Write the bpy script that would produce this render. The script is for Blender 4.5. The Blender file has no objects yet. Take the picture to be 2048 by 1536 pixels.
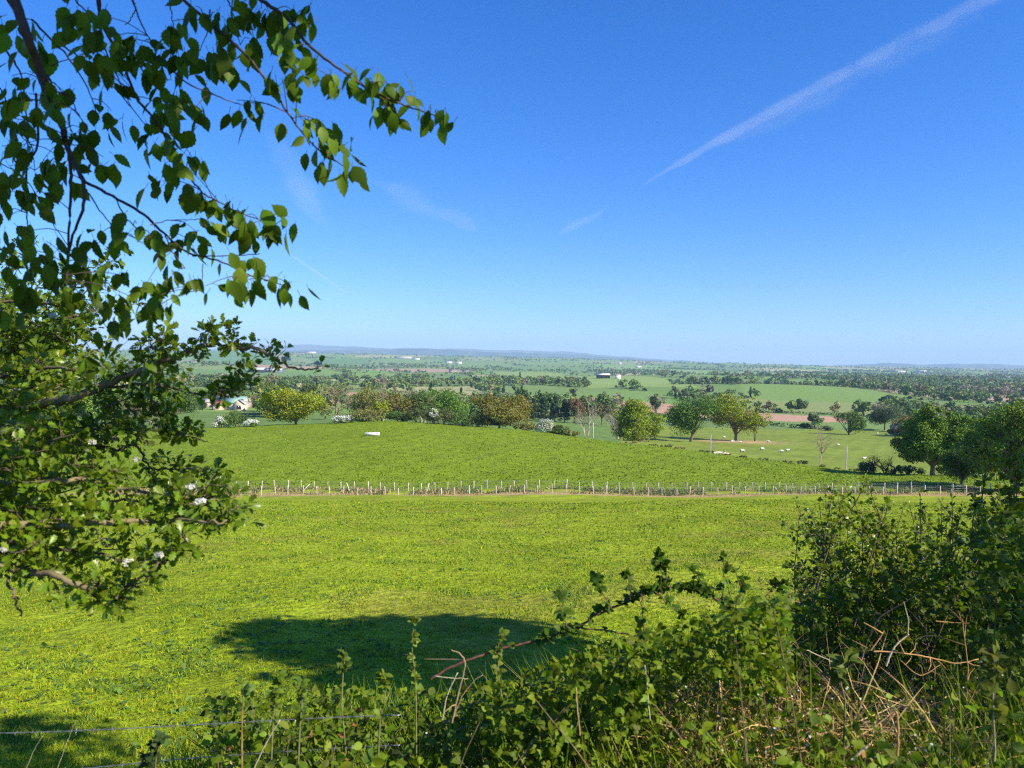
import bpy, math, random
import numpy as np
from mathutils import Vector, Matrix

# ------------------------------------------------------------------ basics
scene = bpy.context.scene
COL = scene.collection
EYE = 1.62                       # eye height above the verge, metres
F = 1500.0                       # focal length in photo pixels (2048 wide)
PITCH = math.atan(46 / F)
ROLL = math.radians(0.8)
rng = np.random.default_rng(7)

_f = np.array([0, math.cos(PITCH), -math.sin(PITCH)])
_u0 = np.array([0, math.sin(PITCH), math.cos(PITCH)])
_r0 = np.array([1.0, 0, 0])
CR = _r0 * math.cos(ROLL) + _u0 * math.sin(ROLL)
CU = -_r0 * math.sin(ROLL) + _u0 * math.cos(ROLL)
CF = _f

def ray(X, Y):
    d = CR * (X - 1024) / F + CU * (768 - Y) / F + CF
    return d / d[1]

def P(X, Y, d):
    """world point seen in the photo at (X, Y), d metres ahead"""
    return np.array([0, 0, EYE]) + ray(X, Y) * d

def hsh(a, b, k):
    v = np.sin(a * 127.1 + b * 311.7 + k * 74.7) * 43758.5453
    return v - np.floor(v)

def sstep(a, b, x):
    t = np.clip((x - a) / (b - a), 0, 1)
    return t * t * (3 - 2 * t)

# ------------------------------------------------------------------ terrain
_ny = np.array([-60, -6, 1.5, 3.0, 5.0, 10.5, 20, 82, 90.0])
_nz = np.array([-1.2, -1.55, -1.65, -1.75, -2.85, -3.65, -5.15, -14.65, -15.9])
_gy = np.linspace(-60, 90, 3001)
_gz = np.interp(_gy, _ny, _nz)
_k = np.exp(-0.5 * (np.arange(-24, 25) / 9.0) ** 2); _k /= _k.sum()
_gzs = np.convolve(np.pad(_gz, 24, mode='edge'), _k, mode='valid')
TX = np.array([-300, 100, 450, 780, 1100, 1400, 1700, 1950, 2400.0])
TD = np.array([82, 100, 118, 140, 165, 190, 230, 300, 400, 600.0])
TZ = np.array([
 [-15.9, -15.45, -15.1, -14.85, -14.6, -14.4, -14.2, -14.0, -13.6],
 [-15.8, -15.5, -15.1, -14.5, -14.4, -14.6, -15.0, -15.0, -15.0],
 [-15.8, -15.5, -15.1, -14.0, -14.3, -15.2, -16.6, -17.0, -17.2],
 [-15.9, -15.6, -15.2, -13.6, -14.5, -16.6, -18.7, -19.2, -19.5],
 [-16.3, -16.0, -15.7, -13.9, -15.7, -19.0, -20.2, -20.5, -21.0],
 [-18.2, -18.0, -17.8, -16.2, -18.5, -21.0, -21.7, -22.0, -22.5],
 [-20.5, -20.5, -20.5, -20.0, -22.0, -23.3, -23.6, -24.0, -24.0],
 [-23.5, -23.5, -23.5, -23.8, -25.0, -27.0, -27.5, -27.5, -27.5],
 [-26.0, -26.0, -26.0, -27.0, -28.5, -30.0, -30.5, -31.0, -31.0],
 [-33.5, -33.5, -33.5, -33.5, -33.5, -33.5, -33.5, -33.5, -33.5]])

def _cr(p0, p1, p2, p3, t):
    return 0.5 * (2 * p1 + (p2 - p0) * t + (2 * p0 - 5 * p1 + 4 * p2 - p3) * t * t + (3 * p1 - p0 - 3 * p2 + p3) * t ** 3)

def _table(Xp, d):
    a = np.interp(Xp, TX, np.arange(len(TX)))
    b = np.interp(d, TD, np.arange(len(TD)))
    ia = np.clip(np.floor(a).astype(int), 0, len(TX) - 2); fa = a - ia
    ib = np.clip(np.floor(b).astype(int), 0, len(TD) - 2); fb = b - ib
    rows = []
    for j in (-1, 0, 1, 2):
        jb = np.clip(ib + j, 0, len(TD) - 1)
        c = [TZ[jb, np.clip(ia + i, 0, len(TX) - 1)] for i in (-1, 0, 1, 2)]
        rows.append(_cr(*c, fa))
    return _cr(*rows, fb)

BUMPS = [(131, 800, 8, 120, 110), (330, 930, 13, 190, 170), (-640, 1800, 22, 330, 300), (-90, 1250, 5, 200, 150),
         (300, 1500, 8, 260, 200), (60, 1000, 4, 160, 120), (820, 1700, 10, 420, 260), (-300, 900, 4, 180, 120)]

def height(x, y):
    """height of the ground (world z), vectorised"""
    x = np.asarray(x, float); y = np.asarray(y, float)
    near = np.interp(y, _gy, _gzs) + 0.014 * x * np.clip((y - 3) / 20, 0, 1)
    Xp = np.clip(1024 + F * x / np.maximum(y, 1.0), -300, 2400)
    mid = _table(Xp, np.clip(y, 82, 600))
    ly = np.log(np.maximum(y, 1))
    far = np.interp(ly, np.log([600, 800, 1200, 2000, 3500, 5500, 7000, 30000]), [-33.5, -35, -37, -38, -34, 0, 4, 4])
    ridge = np.interp(Xp, [-300, 560, 1100, 1700, 2400], [44, 38, 22, -14, -22])
    far = far + ridge * sstep(math.log(2600), math.log(5500), ly)
    for (bx, by, bh, sx, sy) in BUMPS:
        far = far + bh * np.exp(-((x - bx) / sx) ** 2 - ((y - by) / sy) ** 2)
    und = 2.6 * np.sin(x / 110 + 1.3) * np.sin(y / 160 + .4) + 2.2 * np.sin(x / 230 + y / 300) + 1.5 * np.sin(y / 95 + x / 400 + 2)
    far = far + und * sstep(560, 800, y)
    z = np.where(y < 82, near, np.where(y < 600, mid, far))
    far_side = sstep(60, 160, np.hypot(x, y)) * (1 - sstep(20, 82, y))   # land beside and behind: gentle
    z = z - far_side * 2.0
    z = z + 0.05 * np.sin(x * 1.3 + y * .4) * np.sin(y * 1.1) * sstep(4, 9, y) + 0.18 * np.sin(x * .21 + 1) * np.sin(y * .17 + x * .05) * sstep(8, 20, y) * (1 - sstep(170, 260, y))
    return z + EYE

def hz(x, y):
    return float(height(np.array([x]), np.array([y]))[0])

def hit(X, Y, dmin=4.0, dmax=9000.0):
    """where the line of sight through photo pixel (X, Y) meets the ground"""
    r = ray(X, Y)
    d = np.geomspace(dmin, dmax, 3000)
    z = EYE + r[2] * d
    g = height(r[0] * d, d)
    k = np.argmax(z < g)
    if not (z < g).any():
        k = len(d) - 1
    return r[0] * d[k], d[k]

def at(X, d):
    """ground point d metres ahead in the direction of photo column X"""
    yh = 722 + math.tan(ROLL) * (X - 1024)
    x = ray(X, yh + 40)[0] * d
    return x, d, hz(x, d)

# ------------------------------------------------------------------ mesh building
def make_mesh(name, V, Fs, mats, col=None, midx=None, smooth=False):
    """V (n,3); Fs: list of (m,k) index arrays; col (n,3) vertex colour"""
    me = bpy.data.meshes.new(name)
    V = np.ascontiguousarray(V, dtype=np.float32)
    me.vertices.add(len(V)); me.vertices.foreach_set('co', V.ravel())
    loops = np.concatenate([f.ravel() for f in Fs]).astype(np.int32)
    tot = np.concatenate([np.full(len(f), f.shape[1], np.int32) for f in Fs])
    st = np.concatenate([[0], np.cumsum(tot)[:-1]]).astype(np.int32)
    me.loops.add(len(loops)); me.loops.foreach_set('vertex_index', loops)
    me.polygons.add(len(tot)); me.polygons.foreach_set('loop_start', st); me.polygons.foreach_set('loop_total', tot)
    if midx is not None:
        me.polygons.foreach_set('material_index', np.asarray(midx, np.int32))
    if smooth:
        me.polygons.foreach_set('use_smooth', np.ones(len(tot), bool))
    me.update(calc_edges=True); me.validate()
    if col is not None:
        at_ = me.color_attributes.new('Col', 'FLOAT_COLOR', 'POINT')
        c4 = np.ones((len(V), 4), np.float32); c4[:, :3] = col
        at_.data.foreach_set('color', c4.ravel())
    for m in (mats if isinstance(mats, (list, tuple)) else [mats]):
        me.materials.append(m)
    return me

class Buf:
    """collects shapes that become ONE mesh"""
    def __init__(s): s.V, s.F, s.C, s.M, s.n = [], [], [], [], 0
    def add(s, V, Fs, col=(.5, .5, .5), m=0):
        V = np.asarray(V, float).reshape(-1, 3)
        s.V.append(V)
        c = np.asarray(col, float)
        s.C.append(np.broadcast_to(c, (len(V), 3)) if c.ndim == 1 else c)
        for f in (Fs if isinstance(Fs, list) else [Fs]):
            f = np.asarray(f, int)
            if len(f):
                s.F.append(f + s.n); s.M.append(np.full(len(f), m))
        s.n += len(V)
    def tube(s, pts, rad, sides=6, col=(.5, .5, .5), m=0, cap=True):
        V, f, c = tube(pts, rad, sides)
        s.add(V, [f], col, m)
        if cap:
            s.F.append(np.array([list(range(s.n - sides, s.n))])); s.M.append(np.array([m]))
    def box(s, x0, x1, y0, y1, z0, z1, col=(.5, .5, .5), m=0):
        V = [(x, y, z) for z in (z0, z1) for y in (y0, y1) for x in (x0, x1)]
        s.add(V, [np.array([(0, 2, 3, 1), (4, 5, 7, 6), (0, 1, 5, 4), (2, 6, 7, 3), (0, 4, 6, 2), (1, 3, 7, 5)])], col, m)
    def mesh(s, name, mats, smooth=False):
        return make_mesh(name, np.concatenate(s.V), s.F, mats, np.concatenate(s.C), np.concatenate(s.M), smooth)
    def obj(s, name, mats, parent=None, smooth=False):
        return link(bpy.data.objects.new(name, s.mesh(name, mats, smooth)), parent)

def link(o, parent=None):
    COL.objects.link(o)
    if parent is not None: o.parent = parent
    return o

def empty(name, loc, label, cat, group=None, rz=0.0):
    o = bpy.data.objects.new(name, None); o.empty_display_size = 0.2
    o.location = loc; o.rotation_euler = (0, 0, rz)
    link(o); return tag(o, label, cat, group)

def tag(o, label=None, cat=None, group=None, kind=None):
    if label: o['label'] = label
    if cat: o['category'] = cat
    if group: o['group'] = group
    if kind: o['kind'] = kind
    return o

def copy_tree(o, parent=None):
    c = o.copy(); COL.objects.link(c)
    if parent is not None: c.parent = parent
    for ch in list(o.children): copy_tree(ch, c)
    return c

def norm(v):
    v = np.asarray(v, float)
    return v / np.maximum(np.linalg.norm(v, axis=-1, keepdims=True), 1e-9)

def tube(pts, rad, sides=6):
    pts = np.asarray(pts, float); n = len(pts)
    rad = np.broadcast_to(np.asarray(rad, float), (n,))
    t = np.gradient(pts, axis=0); t = norm(t)
    ref = np.array([0, 0, 1.0]) if abs(t[:, 2]).mean() < .8 else np.array([1.0, 0, 0])
    a = norm(np.cross(t, ref)); b = np.cross(t, a)
    ang = np.linspace(0, 2 * np.pi, sides, endpoint=False)
    V = pts[:, None] + rad[:, None, None] * (np.cos(ang)[None, :, None] * a[:, None] + np.sin(ang)[None, :, None] * b[:, None])
    i = np.arange(n - 1)[:, None] * sides; j = np.arange(sides)[None]; j2 = (j + 1) % sides
    f = np.stack([i + j, i + j2, i + sides + j2, i + sides + j], -1).reshape(-1, 4)
    return V.reshape(-1, 3), f, None

def smooth_line(pts, n):
    """Catmull-Rom through the points"""
    p = np.asarray(pts, float)
    p = np.vstack([2 * p[0] - p[1], p, 2 * p[-1] - p[-2]])
    m = len(p) - 3
    s = np.linspace(0, m - 1e-6, n); i = s.astype(int); t = (s - i)[:, None]
    return _cr(p[i], p[i + 1], p[i + 2], p[i + 3], t)

def frames(d, nrm):
    """(N,3,3) matrices: y axis along d, z axis near nrm"""
    y = norm(d); z = norm(nrm - (nrm * y).sum(-1, keepdims=True) * y); x = np.cross(y, z)
    return np.stack([x, y, z], -1)

def inst(T, pos, R, s):
    """copies of template T=(V, [faces]) -> V, [faces]"""
    TV, TF = T
    N = len(pos); n = len(TV)
    s = np.broadcast_to(np.asarray(s, float), (N,))
    V = np.einsum('nij,kj->nki', R, TV) * s[:, None, None] + pos[:, None]
    off = (np.arange(N) * n)[:, None, None]
    return V.reshape(-1, 3), [(off + f[None]).reshape(-1, f.shape[1]) for f in TF], n

def strip_leaf(ys, ws, fold=.18, droop=.25, eys=None, curl=0.0):
    """a leaf: midrib with an edge on each side; base at the origin, tip at y = 1"""
    ys = np.asarray(ys, float); ws = np.asarray(ws, float); eys = ys if eys is None else np.asarray(eys, float)
    zc = -droop * ys ** 2; ze_ = -droop * eys ** 2 + fold * ws - curl * ws ** 2
    L = np.stack([-ws, eys, ze_], -1); M_ = np.stack([0 * ys, ys, zc], -1); R_ = np.stack([ws, eys, ze_], -1)
    n = len(ys); V = np.concatenate([L, M_, R_])
    i = np.arange(n - 1)
    f = np.concatenate([np.stack([i, n + i, n + i + 1, i + 1], -1), np.stack([n + i, 2 * n + i, 2 * n + i + 1, n + i + 1], -1)])
    return V, [f]

_t = np.linspace(0, 1, 13)
_w = .30 * np.sin(np.pi * _t ** .85) ** .85 * (1 - .35 * _t ** 3)
_w[1:-1] *= 1 + .07 * (-1.0) ** np.arange(11); _w[0] = .012; _w[-1] = 0.0; _w[-2] = .045
OVATE = strip_leaf(_t, _w, .22, .22)
OVATE2 = strip_leaf(_t, _w * 1.1, -.12, .38)
OVATE3 = strip_leaf(_t, _w * .85, .5, .1)
_t2 = np.linspace(0, 1, 7); _w2 = .34 * np.sin(np.pi * _t2 ** .9) ** .8; _w2[0] = .02; _w2[-1] = 0
SMALL = strip_leaf(_t2, _w2, .25, .2)
HAW = strip_leaf([0, .18, .34, .42, .55, .66, .80, .84, 1.0], [.015, .05, .16, .30, .16, .34, .17, .20, .02], .25, .18,
                 [0, .2, .40, .60, .56, .84, .80, .98, 1.0])
_t3 = np.linspace(0, 1, 9); _w3 = .36 * np.sin(np.pi * _t3 ** .8) ** .75; _w3[0] = .02; _w3[-1] = 0; _w3[1:-1] *= 1 + .09 * (-1.0) ** np.arange(7)
BRAM = strip_leaf(_t3, _w3, .2, .3)
QUAD = (np.array([(-.5, 0, 0), (0, .5, .06), (.5, 0, 0), (0, -.5, .06)]), [np.array([(0, 1, 2, 3)])])
BLADE = (np.array([(-.5, 0, 0), (.5, 0, 0), (-.42, .35, -.03), (.42, .35, -.03), (-.28, .7, -.16), (.28, .7, -.16), (0, 1, -.42)]),
         [np.array([(0, 1, 3, 2), (2, 3, 5, 4)]), np.array([(4, 5, 6)])])

def rdir(n, r=None):
    r = r or rng
    return norm(r.normal(size=(n, 3)))

def leafcol(base, n, k, r=None, v=.22, hue=.12):
    """albedo per leaf (n) repeated for its k vertices"""
    r = r or rng
    b = np.asarray(base, float)
    c = b * (1 + v * r.uniform(-1, 1, (n, 1))) * (1 + hue * r.uniform(-1, 1, (n, 3)) * np.array([1, .35, .5]))
    return np.repeat(np.clip(c, .003, .9), k, 0)

# ------------------------------------------------------------------ materials
def mat(name):
    m = bpy.data.materials.new(name); m.use_nodes = True
    nt = m.node_tree; nt.nodes.clear()
    return m, nt, nt.nodes.new, nt.links.new

def leaf_material(name, trans=.35, rough=.45, spec=.4, tmul=(1.25, 1.25, .6), gloss=0.0):
    m, nt, N, L = mat(name)
    a = N('ShaderNodeAttribute'); a.attribute_name = 'Col'
    p = N('ShaderNodeBsdfPrincipled'); p.inputs['Roughness'].default_value = rough
    p.inputs['Specular IOR Level'].default_value = spec
    L(a.outputs['Color'], p.inputs['Base Color'])
    t = N('ShaderNodeBsdfTranslucent')
    mx = N('ShaderNodeMix'); mx.data_type = 'RGBA'; mx.blend_type = 'MULTIPLY'; mx.inputs[0].default_value = 1
    L(a.outputs['Color'], mx.inputs[6]); mx.inputs[7].default_value = (*tmul, 1)
    L(mx.outputs[2], t.inputs['Color'])
    ms = N('ShaderNodeMixShader'); ms.inputs[0].default_value = trans
    L(p.outputs[0], ms.inputs[1]); L(t.outputs[0], ms.inputs[2])
    o = N('ShaderNodeOutputMaterial'); L(ms.outputs[0], o.inputs['Surface'])
    return m

def plain_material(name, rough=.9, noise=None, spec=.2, bump=0.0, metal=0.0):
    """Col attribute with a mottled variation of the given scale and strength"""
    m, nt, N, L = mat(name)
    a = N('ShaderNodeAttribute'); a.attribute_name = 'Col'
    p = N('ShaderNodeBsdfPrincipled'); p.inputs['Roughness'].default_value = rough
    p.inputs['Specular IOR Level'].default_value = spec; p.inputs['Metallic'].default_value = metal
    src = a.outputs['Color']
    if noise:
        tc = N('ShaderNodeTexCoord'); nz = N('ShaderNodeTexNoise'); nz.inputs['Scale'].default_value = noise[0]; nz.inputs['Detail'].default_value = 6
        L(tc.outputs['Object'], nz.inputs['Vector'])
        mr = N('ShaderNodeMapRange'); mr.inputs[1].default_value = .3; mr.inputs[2].default_value = .7
        mr.inputs[3].default_value = 1 - noise[1]; mr.inputs[4].default_value = 1 + noise[1]
        L(nz.outputs['Fac'], mr.inputs[0])
        mx = N('ShaderNodeVectorMath'); mx.operation = 'SCALE'
        L(src, mx.inputs[0]); L(mr.outputs[0], mx.inputs['Scale']); src = mx.outputs[0]
        if bump:
            b = N('ShaderNodeBump'); b.inputs['Strength'].default_value = bump; b.inputs['Distance'].default_value = .02
            L(nz.outputs['Fac'], b.inputs['Height']); L(b.outputs[0], p.inputs['Normal'])
    L(src, p.inputs['Base Color'])
    o = N('ShaderNodeOutputMaterial'); L(p.outputs[0], o.inputs['Surface'])
    return m

M_LEAF = leaf_material('leaf_near', .42, .48, .18)
M_HAW = leaf_material('leaf_hawthorn', .38, .35, .35)
M_FOL = leaf_material('leaf_crown', .16, .6, .2, (1.2, 1.2, .6))
M_GRASS = leaf_material('leaf_grass', .3, .6, .12, (1.15, 1.15, .7))
M_DRY = plain_material('dry_stalk', .75, (30, .25))
M_BARK = plain_material('bark', .9, (14, .45), .15, .6)
M_TWIG = plain_material('twig_bark', .85, (40, .35), .2)
M_WOOD = plain_material('fence_timber', .85, (20, .2))
M_WALL = plain_material('rendered_wall', .9, (2.0, .12))
M_ROOF = plain_material('roofing', .7, (1.5, .18))
M_METAL = plain_material('galvanised_wire', .4, (60, .2), .5, 0, .6)
M_PETAL = leaf_material('petal_white', .3, .6, .2, (1, 1, .95))
M_WOOL = plain_material('wool', 1.0, (12, .15))
M_PAINT = plain_material('white_enamel', .4, (6, .06), .4)
SKY_DUST = 0.3; SKY_OZONE = 2.0; SKY_HUE = .5; SKY_SAT = 1.08; SKY_SAT2 = 1.13; SKY_STR = .070; SKY_TINT = (.74, .98, 1.54); EXPO = 0.95
HAZE_D = 8.5e-5; HAZE_C = (.46, .66, 1.0, 1); TRAIL_D = 4.2e-4; CROWN_N = 1.35
# ------------------------------------------------------------------ camera, sun, sky
cam = bpy.data.cameras.new('camera'); cam.sensor_width = 36; cam.sensor_fit = 'HORIZONTAL'
cam.lens = F / 2048 * 36; cam.clip_start = .05; cam.clip_end = 200000
cam.dof.use_dof = True; cam.dof.focus_distance = 10; cam.dof.aperture_fstop = 5.5
co = bpy.data.objects.new('camera', cam); COL.objects.link(co)
co.matrix_world = Matrix(((CR[0], CU[0], -CF[0], 0), (CR[1], CU[1], -CF[1], 0), (CR[2], CU[2], -CF[2], EYE), (0, 0, 0, 1)))
scene.camera = co

SUN_EL = math.radians(36); SUN_AZ = math.radians(180 - 62)     # azimuth from +Y towards +X
SUNV = Vector((math.sin(SUN_AZ) * math.cos(SUN_EL), math.cos(SUN_AZ) * math.cos(SUN_EL), math.sin(SUN_EL)))
sl = bpy.data.lights.new('sun', 'SUN'); sl.energy = 4.8; sl.angle = math.radians(.53); sl.color = (1, .91, .74)
so = bpy.data.objects.new('sun', sl); COL.objects.link(so)
so.rotation_euler = SUNV.to_track_quat('Z', 'Y').to_euler()

w = bpy.data.worlds.new('World'); scene.world = w; w.use_nodes = True
nt = w.node_tree; nt.nodes.clear()
sky = nt.nodes.new('ShaderNodeTexSky'); sky.sky_type = 'NISHITA'; sky.sun_disc = False
sky.sun_elevation = SUN_EL; sky.sun_rotation = SUN_AZ
sky.altitude = 100; sky.air_density = 1.0; sky.dust_density = SKY_DUST; sky.ozone_density = SKY_OZONE
hs = nt.nodes.new('ShaderNodeHueSaturation'); hs.inputs['Hue'].default_value = SKY_HUE; hs.inputs['Saturation'].default_value = SKY_SAT
bg = nt.nodes.new('ShaderNodeBackground'); bg.inputs['Strength'].default_value = SKY_STR
wo = nt.nodes.new('ShaderNodeOutputWorld')
tint = nt.nodes.new('ShaderNodeMix'); tint.data_type = 'RGBA'; tint.blend_type = 'MULTIPLY'; tint.inputs[0].default_value = 1; tint.inputs[7].default_value = (*SKY_TINT, 1)
nt.links.new(sky.outputs[0], hs.inputs['Color']); nt.links.new(hs.outputs[0], tint.inputs[6]); h2 = nt.nodes.new('ShaderNodeHueSaturation'); h2.inputs['Saturation'].default_value = SKY_SAT2; nt.links.new(tint.outputs[2], h2.inputs['Color']); nt.links.new(h2.outputs[0], bg.inputs['Color']); nt.links.new(bg.outputs[0], wo.inputs['Surface'])
vs = scene.view_settings
vs.view_transform = 'Standard'; vs.look = 'None'; vs.exposure = EXPO; vs.gamma = 1.0
scene.cycles.max_bounces = 5; scene.cycles.diffuse_bounces = 2; scene.cycles.glossy_bounces = 1
scene.cycles.transmission_bounces = 3; scene.cycles.volume_bounces = 1; scene.cycles.transparent_max_bounces = 40
scene.cycles.use_denoising = False
scene.cycles.sample_clamp_indirect = 4; scene.cycles.filter_width = 1.15; scene.cycles.use_adaptive_sampling = False

# ------------------------------------------------------------------ haze: one closed box of pale air
HZ = 16500.0
def haze_box():
    b = Buf(); b.box(-HZ, HZ, -HZ * .3, HZ * 1.05, -90, 420)
    m, nt, N, L = mat('haze_air')
    v = N('ShaderNodeVolumePrincipled'); v.inputs['Density'].default_value = HAZE_D
    v.inputs['Color'].default_value = HAZE_C; v.inputs['Anisotropy'].default_value = 0.0
    o = N('ShaderNodeOutputMaterial'); L(v.outputs[0], o.inputs['Volume'])
    ob = b.obj('haze', m); tag(ob, 'pale blue haze hanging over the distant valley', 'haze', kind='stuff')
    return ob
if HAZE_D > 0: haze_box()

# ------------------------------------------------------------------ fields
def poly(*px):
    return [hit(X, Y, 150) for X, Y in px]

def inside(pl, x, y):
    r = np.zeros(x.shape, bool); n = len(pl)
    for i in range(n):
        x0, y0 = pl[i]; x1, y1 = pl[(i + 1) % n]
        c = ((y0 > y) != (y1 > y))
        with np.errstate(divide='ignore', invalid='ignore'):
            r ^= c & (x < (x1 - x0) * (y - y0) / (y1 - y0) + x0)
    return r

G1 = (.225, .285, .012)      # near pasture, yellow green
G2 = (.15, .215, .011)     # pasture past the fence
PLOUGH = (.40, .25, .165)
FIELDS = [
 (poly((620, 786), (900, 786), (1040, 790), (1190, 797), (1340, 808), (1560, 829), (1720, 836), (1720, 846), (1540, 842), (1440, 840), (1330, 830), (1200, 818), (1040, 811), (620, 806)), PLOUGH, 'plough'),
 (poly((1140, 796), (1190, 784), (1270, 781), (1320, 786), (1345, 797), (1345, 806), (1240, 800)), (.15, .245, .06), 'crop'),
 (poly((1480, 768), (1560, 769), (1640, 776), (1700, 781), (1800, 796), (1900, 813), (1880, 819), (1780, 811), (1700, 806), (1560, 802), (1490, 794)), (.15, .24, .055), 'crop'),
 (poly((850, 757), (900, 752), (990, 753), (1000, 757), (880, 765)), (.12, .21, .05), 'crop'),
 (poly((990, 744), (1120, 746), (1170, 765), (1010, 762)), (.20, .27, .07), 'crop'),
 (poly((1130, 752), (1330, 757), (1400, 776), (1180, 776)), (.20, .28, .07), 'crop'),
 (poly((400, 707), (470, 702), (560, 714), (540, 730), (400, 728)), (.11, .21, .05), 'crop'),
 (poly((390, 738), (600, 744), (680, 752), (600, 765), (380, 755)), (.13, .22, .06), 'crop'),
 (poly((620, 718), (730, 716), (740, 728), (640, 732)), (.11, .20, .05), 'crop'),
]
def vor(x, y, size, k):
    cx = np.floor(x / size); cy = np.floor(y / size)
    d1 = np.full(x.shape, 1e9); d2 = d1.copy(); ida = np.zeros(x.shape)
    for i in (-1, 0, 1):
        for j in (-1, 0, 1):
            gx, gy = cx + i, cy + j
            px = (gx + .15 + .7 * hsh(gx, gy, k)) * size; py = (gy + .15 + .7 * hsh(gx, gy, k + 1)) * size
            d = np.hypot(x - px, y - py); m = d < d1
            d2 = np.where(m, d1, np.minimum(d2, d)); ida = np.where(m, hsh(gx, gy, k + 2), ida); d1 = np.where(m, d, d1)
    return ida, (d2 - d1) * .5

def field_cells(x, y):
    """id and distance to the field edge, larger fields farther out"""
    wx = x + 18 * np.sin(y / 60) ; wy = (y + 18 * np.sin(x / 70)) * .62
    i1, e1 = vor(wx, wy, 150, 3.0); i2, e2 = vor(wx, wy, 420, 9.0)
    f = np.hypot(x, y) > 2300
    return np.where(f, i2, i1), np.where(f, e2, e1)

PAL = np.array([(.15, .23, .06), (.13, .21, .055), (.18, .24, .07), (.20, .24, .08), (.15, .24, .06), (.13, .20, .06), (.30, .30, .13), (.34, .24, .16), (.17, .27, .06), (.15, .25, .05)])
def value_noise(x, y, k):
    xi, yi = np.floor(x), np.floor(y); fx, fy = x - xi, y - yi
    fx = fx * fx * (3 - 2 * fx); fy = fy * fy * (3 - 2 * fy)
    a, b, c, d = hsh(xi, yi, k), hsh(xi + 1, yi, k), hsh(xi, yi + 1, k), hsh(xi + 1, yi + 1, k)
    return (a * (1 - fx) + b * fx) * (1 - fy) + (c * (1 - fx) + d * fx) * fy

FIELD_EDGE = [(100, 172), (450, 172), (720, 174), (760, 183), (800, 182), (950, 168), (1100, 160), (1300, 150), (1400, 143), (1550, 131), (1700, 119), (1860, 112), (2000, 106), (2400, 98)]
def ground_colour(x, y):
    r = np.hypot(x, y); n = len(x)
    idc, e = field_cells(x, y)
    c = PAL[np.clip((idc * len(PAL)).astype(int), 0, len(PAL) - 1)].copy()
    for pl, cc, k in FIELDS:
        m = inside(pl, x, y); c[m] = cc
    Xp = 1024 + F * x / np.maximum(y, 1)
    edge = np.interp(Xp, *zip(*FIELD_EDGE))
    valley = (y >= edge) & (y < 330)
    g3 = np.array((.165, .215, .03)) * (.9 + .25 * value_noise(x / 9, y / 9, 2))[:, None]
    rough = (Xp > 1240) & (Xp < 1640)
    gl = np.array((.12, .19, .045)) * (.9 + .2 * value_noise(x / 12, y / 12, 4))[:, None]
    c = np.where((valley & (Xp > 1240))[:, None], g3, np.where((valley & (Xp <= 1240))[:, None], gl, c))
    b = (y >= 84) & (y < edge); v = .90 + .12 * value_noise(x / 5, y / 7, 5) + .10 * value_noise(x / 1.3, y / 1.1, 7)
    c = np.where(b[:, None], np.array(G2) * v[:, None], c)
    a = y < 84; v = .84 + .3 * value_noise(x / 3.1, y / 4.3, 6)
    ca = np.array(G1) * v[:, None]
    yel = sstep(.62, .9, value_noise(x / 2.2 + 9, y / 3.0, 8)) * .55
    ca = ca * (1 - yel[:, None]) + np.array((.24, .22, .035)) * yel[:, None]
    c = np.where(a[:, None], ca, c)
    strip = np.exp(-((y - 79.5 - .5 * np.sin(x / 6)) / 2.6) ** 2) * (.85 + .6 * value_noise(x / 1.3, y / .8, 3)); strip = np.clip(strip, 0, 1)[:, None]
    c = c * (1 - strip) + np.array((.40, .27, .14)) * strip
    # worn sandy mound under the oak in the sheep pasture
    ox, oy = OAK_XY
    s = np.clip(1.4 * np.exp(-((x - ox + .5) / 11.0) ** 2 - ((y - oy + 5) / 9.0) ** 2) * (.6 + .8 * value_noise(x / 2.5, y / 2.5, 11)), 0, 1)[:, None]
    c = c * (1 - s) + np.array((.40, .27, .13)) * s
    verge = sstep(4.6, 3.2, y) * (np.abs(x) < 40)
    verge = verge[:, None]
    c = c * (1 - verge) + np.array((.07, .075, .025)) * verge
    return c

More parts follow.
